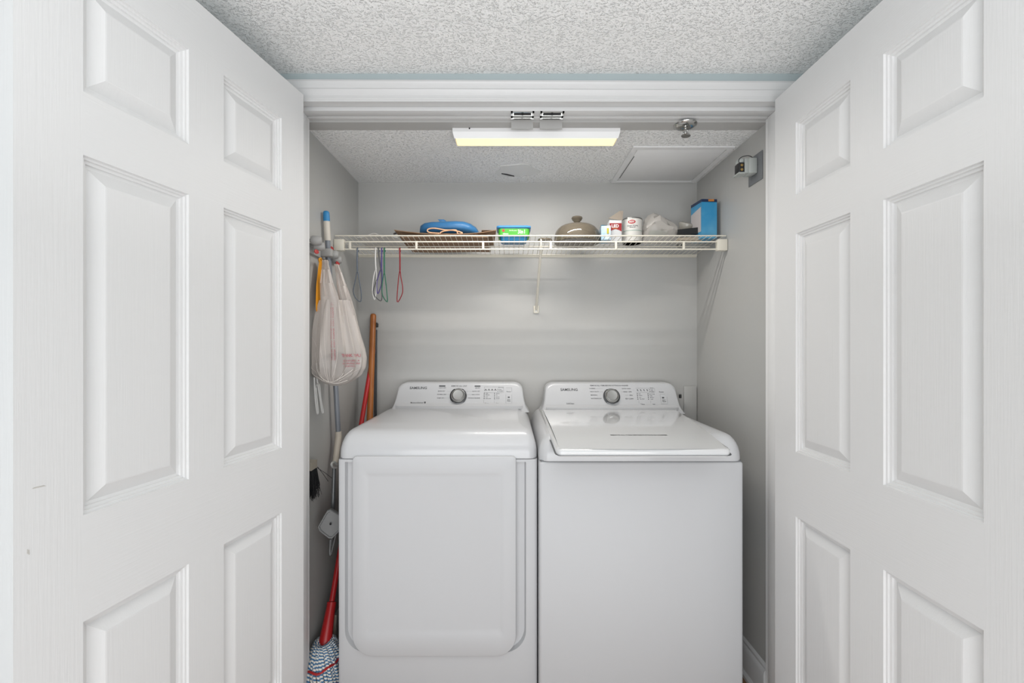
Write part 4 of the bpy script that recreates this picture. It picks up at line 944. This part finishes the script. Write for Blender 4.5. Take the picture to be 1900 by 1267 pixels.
# white cord loops hanging under the bag
t = thing('white_cord', at_x(588, 708, -.700), 'thin white cord with two loops hanging below the carrier bag', 'cord')
M_wc = mat('white cord', '#c4c0ba', .6)
tube('loop', spline([at_x(x, y, -.700) for x, y in ((583, 700), (584.5, 735), (588, 765), (590, 764), (588, 740), (586, 718))], 5), .0028, M_wc, t, seg=7)
tube('loop', spline([at_x(x, y, -.700) for x, y in ((588, 700), (590, 716), (593, 735), (597.5, 764), (599.5, 762), (595, 738), (592, 712), (586, 716))], 5), .0028, M_wc, t, seg=7)

# ------------------------------------------------------------------ poles in the left corner
a_ = at_y(692.5, 586, YB-.016); b_ = Vector((X_(672.5, 1.93), 1.93, .012))
t = thing('wooden_pole', (b_.x, b_.y, 0), 'varnished orange wooden broom pole leaning in the back corner', 'pole')
M_pole = mat('varnished wood', '#a5652f', .35, var=('#8a4c1f', (40, 40, 4), .6))
dd = (b_-a_).normalized()
tube('shaft', [a_-dd*.010, a_-dd*.007, a_, b_], [.006, .0115, .0138, .0145], M_pole, t, seg=16)
tube('collar', [b_-dd*.10, b_], .0165, M_black, t, seg=16)
a_ = at_y(697.5, 612, YB-.009); b_ = Vector((X_(690, 2.14), 2.185, .012))
t = thing('thin_pole', (b_.x, b_.y, 0), 'thin dark pole with a black cap behind the orange wooden pole', 'pole')
tube('shaft', [a_, b_], .0062, mat('dark grey pole', '#3d3f42', .5), t, seg=12)
lathe('cap', at_y(699, 603, YB-.013), [(0, -.012), (.007, -.010), (.008, .004), (.004, .011), (0, .012)], M_black, t, seg=14)
# red mop
M_rd = mat('red plastic', '#a81e20', .32)
a_ = Vector((X_(693, 2.2), 2.2, 1.22)); b_ = at_y(601, 1205, 1.668)
mop = thing('string_mop', (b_.x, b_.y, 0), 'red-handled mop with blue and white strings standing left of the dryer', 'mop')
dd = (b_-a_).normalized(); Lm = (b_-a_).length
tube('handle', [a_, b_], .0100, M_rd, mop, seg=16)
s0 = at_y(622, 1118, 1.70); k0 = (s0-a_).dot(dd)/Lm
tube('sleeve', [line3(a_, b_, k0-.002), line3(a_, b_, k0), line3(a_, b_, k0+.02), line3(a_, b_, .99), line3(a_, b_, 1.004)], [.010, .0165, .0165, .0235, .0225], M_rd, mop, seg=20)
# strings: a bell of twisted cords
def twisted(name, c1, c2):
    m = mat(name, c1, .8); nt = m.node_tree; b = nt.nodes['Principled BSDF']
    uv = nt.nodes.new('ShaderNodeUVMap'); wv = nt.nodes.new('ShaderNodeTexWave'); wv.wave_type = 'BANDS'; wv.bands_direction = 'DIAGONAL'; wv.inputs['Scale'].default_value = 1
    nt.links.new(uv.outputs[0], wv.inputs[0]); cr = nt.nodes.new('ShaderNodeValToRGB'); cr.color_ramp.elements[0].position = .42; cr.color_ramp.elements[1].position = .55
    cr.color_ramp.elements[0].color = lin(c1); cr.color_ramp.elements[1].color = lin(c2); nt.links.new(wv.outputs[0], cr.inputs[0]); nt.links.new(cr.outputs[0], b.inputs['Base Color']); return m
M_str = twisted('blue and white twisted yarn', '#3f6f96', '#e2ddd4')
random.seed(11)
bmm = bmesh.new(); uvl = bmm.loops.layers.uv.new('UVMap')
NS = 96
for i in range(NS):
    a = 2*PI*i/NS+random.uniform(-.02, .02); lay = i % 3
    rad = (.052, .062, .070)[lay]*random.uniform(.93, 1.05); sx_ = .60
    ctr = b_; pts = []
    ln = random.uniform(.86, 1.0)
    for k in range(9):
        u = k/8; r = .018+rad*math.sin(min(u*1.25, 1)*PI/2)**.8+.006*math.sin(6*u+i)*.4
        z = ctr.z+.020+.012*math.sin(u*PI)*(2-lay)-(ctr.z+.016)*ln*max(0, u-.12)**1.25*1.17
        pts.append(Vector((max(ctr.x+r*math.cos(a+.5*u)*sx_*1.15, XL+.006), ctr.y+r*math.sin(a+.5*u)*1.05, max(z, .006))))
    pts = spline(pts, 2); seg = 6
    vv_, ff_ = g_tube(pts, .0055, seg); vs_ = [bmm.verts.new(p) for p in vv_]
    for fi, q in enumerate(ff_):
        try: fc = bmm.faces.new([vs_[k] for k in q])
        except ValueError: continue
        if len(q) == 4:
            rr_, cc_ = fi//seg, fi % seg
            for lp, (du, dv) in zip(fc.loops, ((0, 0), (0, 1), (1, 1), (1, 0))): lp[uvl].uv = ((rr_+du)*.62, (cc_+dv)/seg*.62*1)
me = bpy.data.meshes.new('strings'); bmm.to_mesh(me); bmm.free(); me.transform(Matrix.Translation(-base(mop))); me.shade_smooth(); me.materials.append(M_str)
o = bpy.data.objects.new('strings', me); COL.objects.link(o); o.parent = mop; o['kind'] = 'stuff'
for zz_, rx_, ry_ in ((b_.z-.026, .054, .086), (b_.z-.100, .059, .094)):
    tube('red_band', [(max(b_.x+rx_*math.cos(2*PI*k/40), XL+.008), b_.y+ry_*math.sin(2*PI*k/40), zz_+.004*math.sin(6*2*PI*k/40)) for k in range(40)], .0042, M_rd, mop, seg=7, closed=True)
# rag hanging behind, dustpan under the mop
t = sheet_t = thing('cloth_rag', (X_(612, 1.9), 1.86, .25), 'cream rag strands behind the red mop handle', 'cloth')
for k, (x0_, x1_) in enumerate(((612, 586), (618, 600), (622, 619))):
    v, f = g_loft([[at_y(x0_-2.5, 1125+k*8, 1.80), at_y(x0_+2.5, 1125+k*8, 1.80), at_y(x0_+2.5, 1125+k*8, 1.804), at_y(x0_-2.5, 1125+k*8, 1.804)], [at_y((x0_+x1_)/2-3, 1165, 1.79), at_y((x0_+x1_)/2+3, 1165, 1.79), at_y((x0_+x1_)/2+3, 1165, 1.796), at_y((x0_+x1_)/2-3, 1165, 1.796)], [at_y(x1_-3, 1205, 1.78), at_y(x1_+3, 1205, 1.78), at_y(x1_+3, 1205, 1.786), at_y(x1_-3, 1205, 1.786)]])
    obj('strand', v, f, mat('cream cloth', '#bdb3a3', .8), t, smooth=50)
# pale blue dustpan leaning in front of the mop
M_pan = mat('pale blue plastic', '#a9bcc4', .4)
P4 = [at_y(566, 1226, 1.640), at_y(578, 1240, 1.635), at_y(612, 1275, 1.63), at_y(600, 1300, 1.63), at_y(566, 1262, 1.64)]
t = thing('dustpan', (P4[2].x, 1.63, 0), 'pale blue dustpan edge at the foot of the mop', 'dustpan')
v, f = g_loft([P4, [p+Vector((0, .012, 0)) for p in P4]]); obj('pan', v, f, M_pan, t)
v, f = g_loft([[P4[0]+Vector((-.004, -.004, .012)), P4[1]+Vector((0, -.004, .002)), P4[1]+Vector((0, .016, .002)), P4[0]+Vector((-.004, .016, .012))], [P4[0]+Vector((-.004, -.004, .040)), P4[1]+Vector((-.002, -.004, .012)), P4[1]+Vector((-.002, .016, .012)), P4[0]+Vector((-.004, .016, .040))]]); obj('rim', v, f, mat('strong blue plastic', '#2a6eb0', .4), t)

# utility box edge on the back wall behind the washer
t = thing('wall_box', (at_y(1281, 740, YB).x, YB, at_y(0, 790, YB).z), 'pale grey raised utility box cover on the wall behind the washer', 'box')
u0, u1, uz0, uz1 = at_y(1268, 0, YB).x, XR-.004, at_y(0, 800, YB).z, at_y(0, 716, YB).z
box('cover', u0, u1, YB-.008, YB-.001, uz0, uz1, M_wall, t, bev=.002)
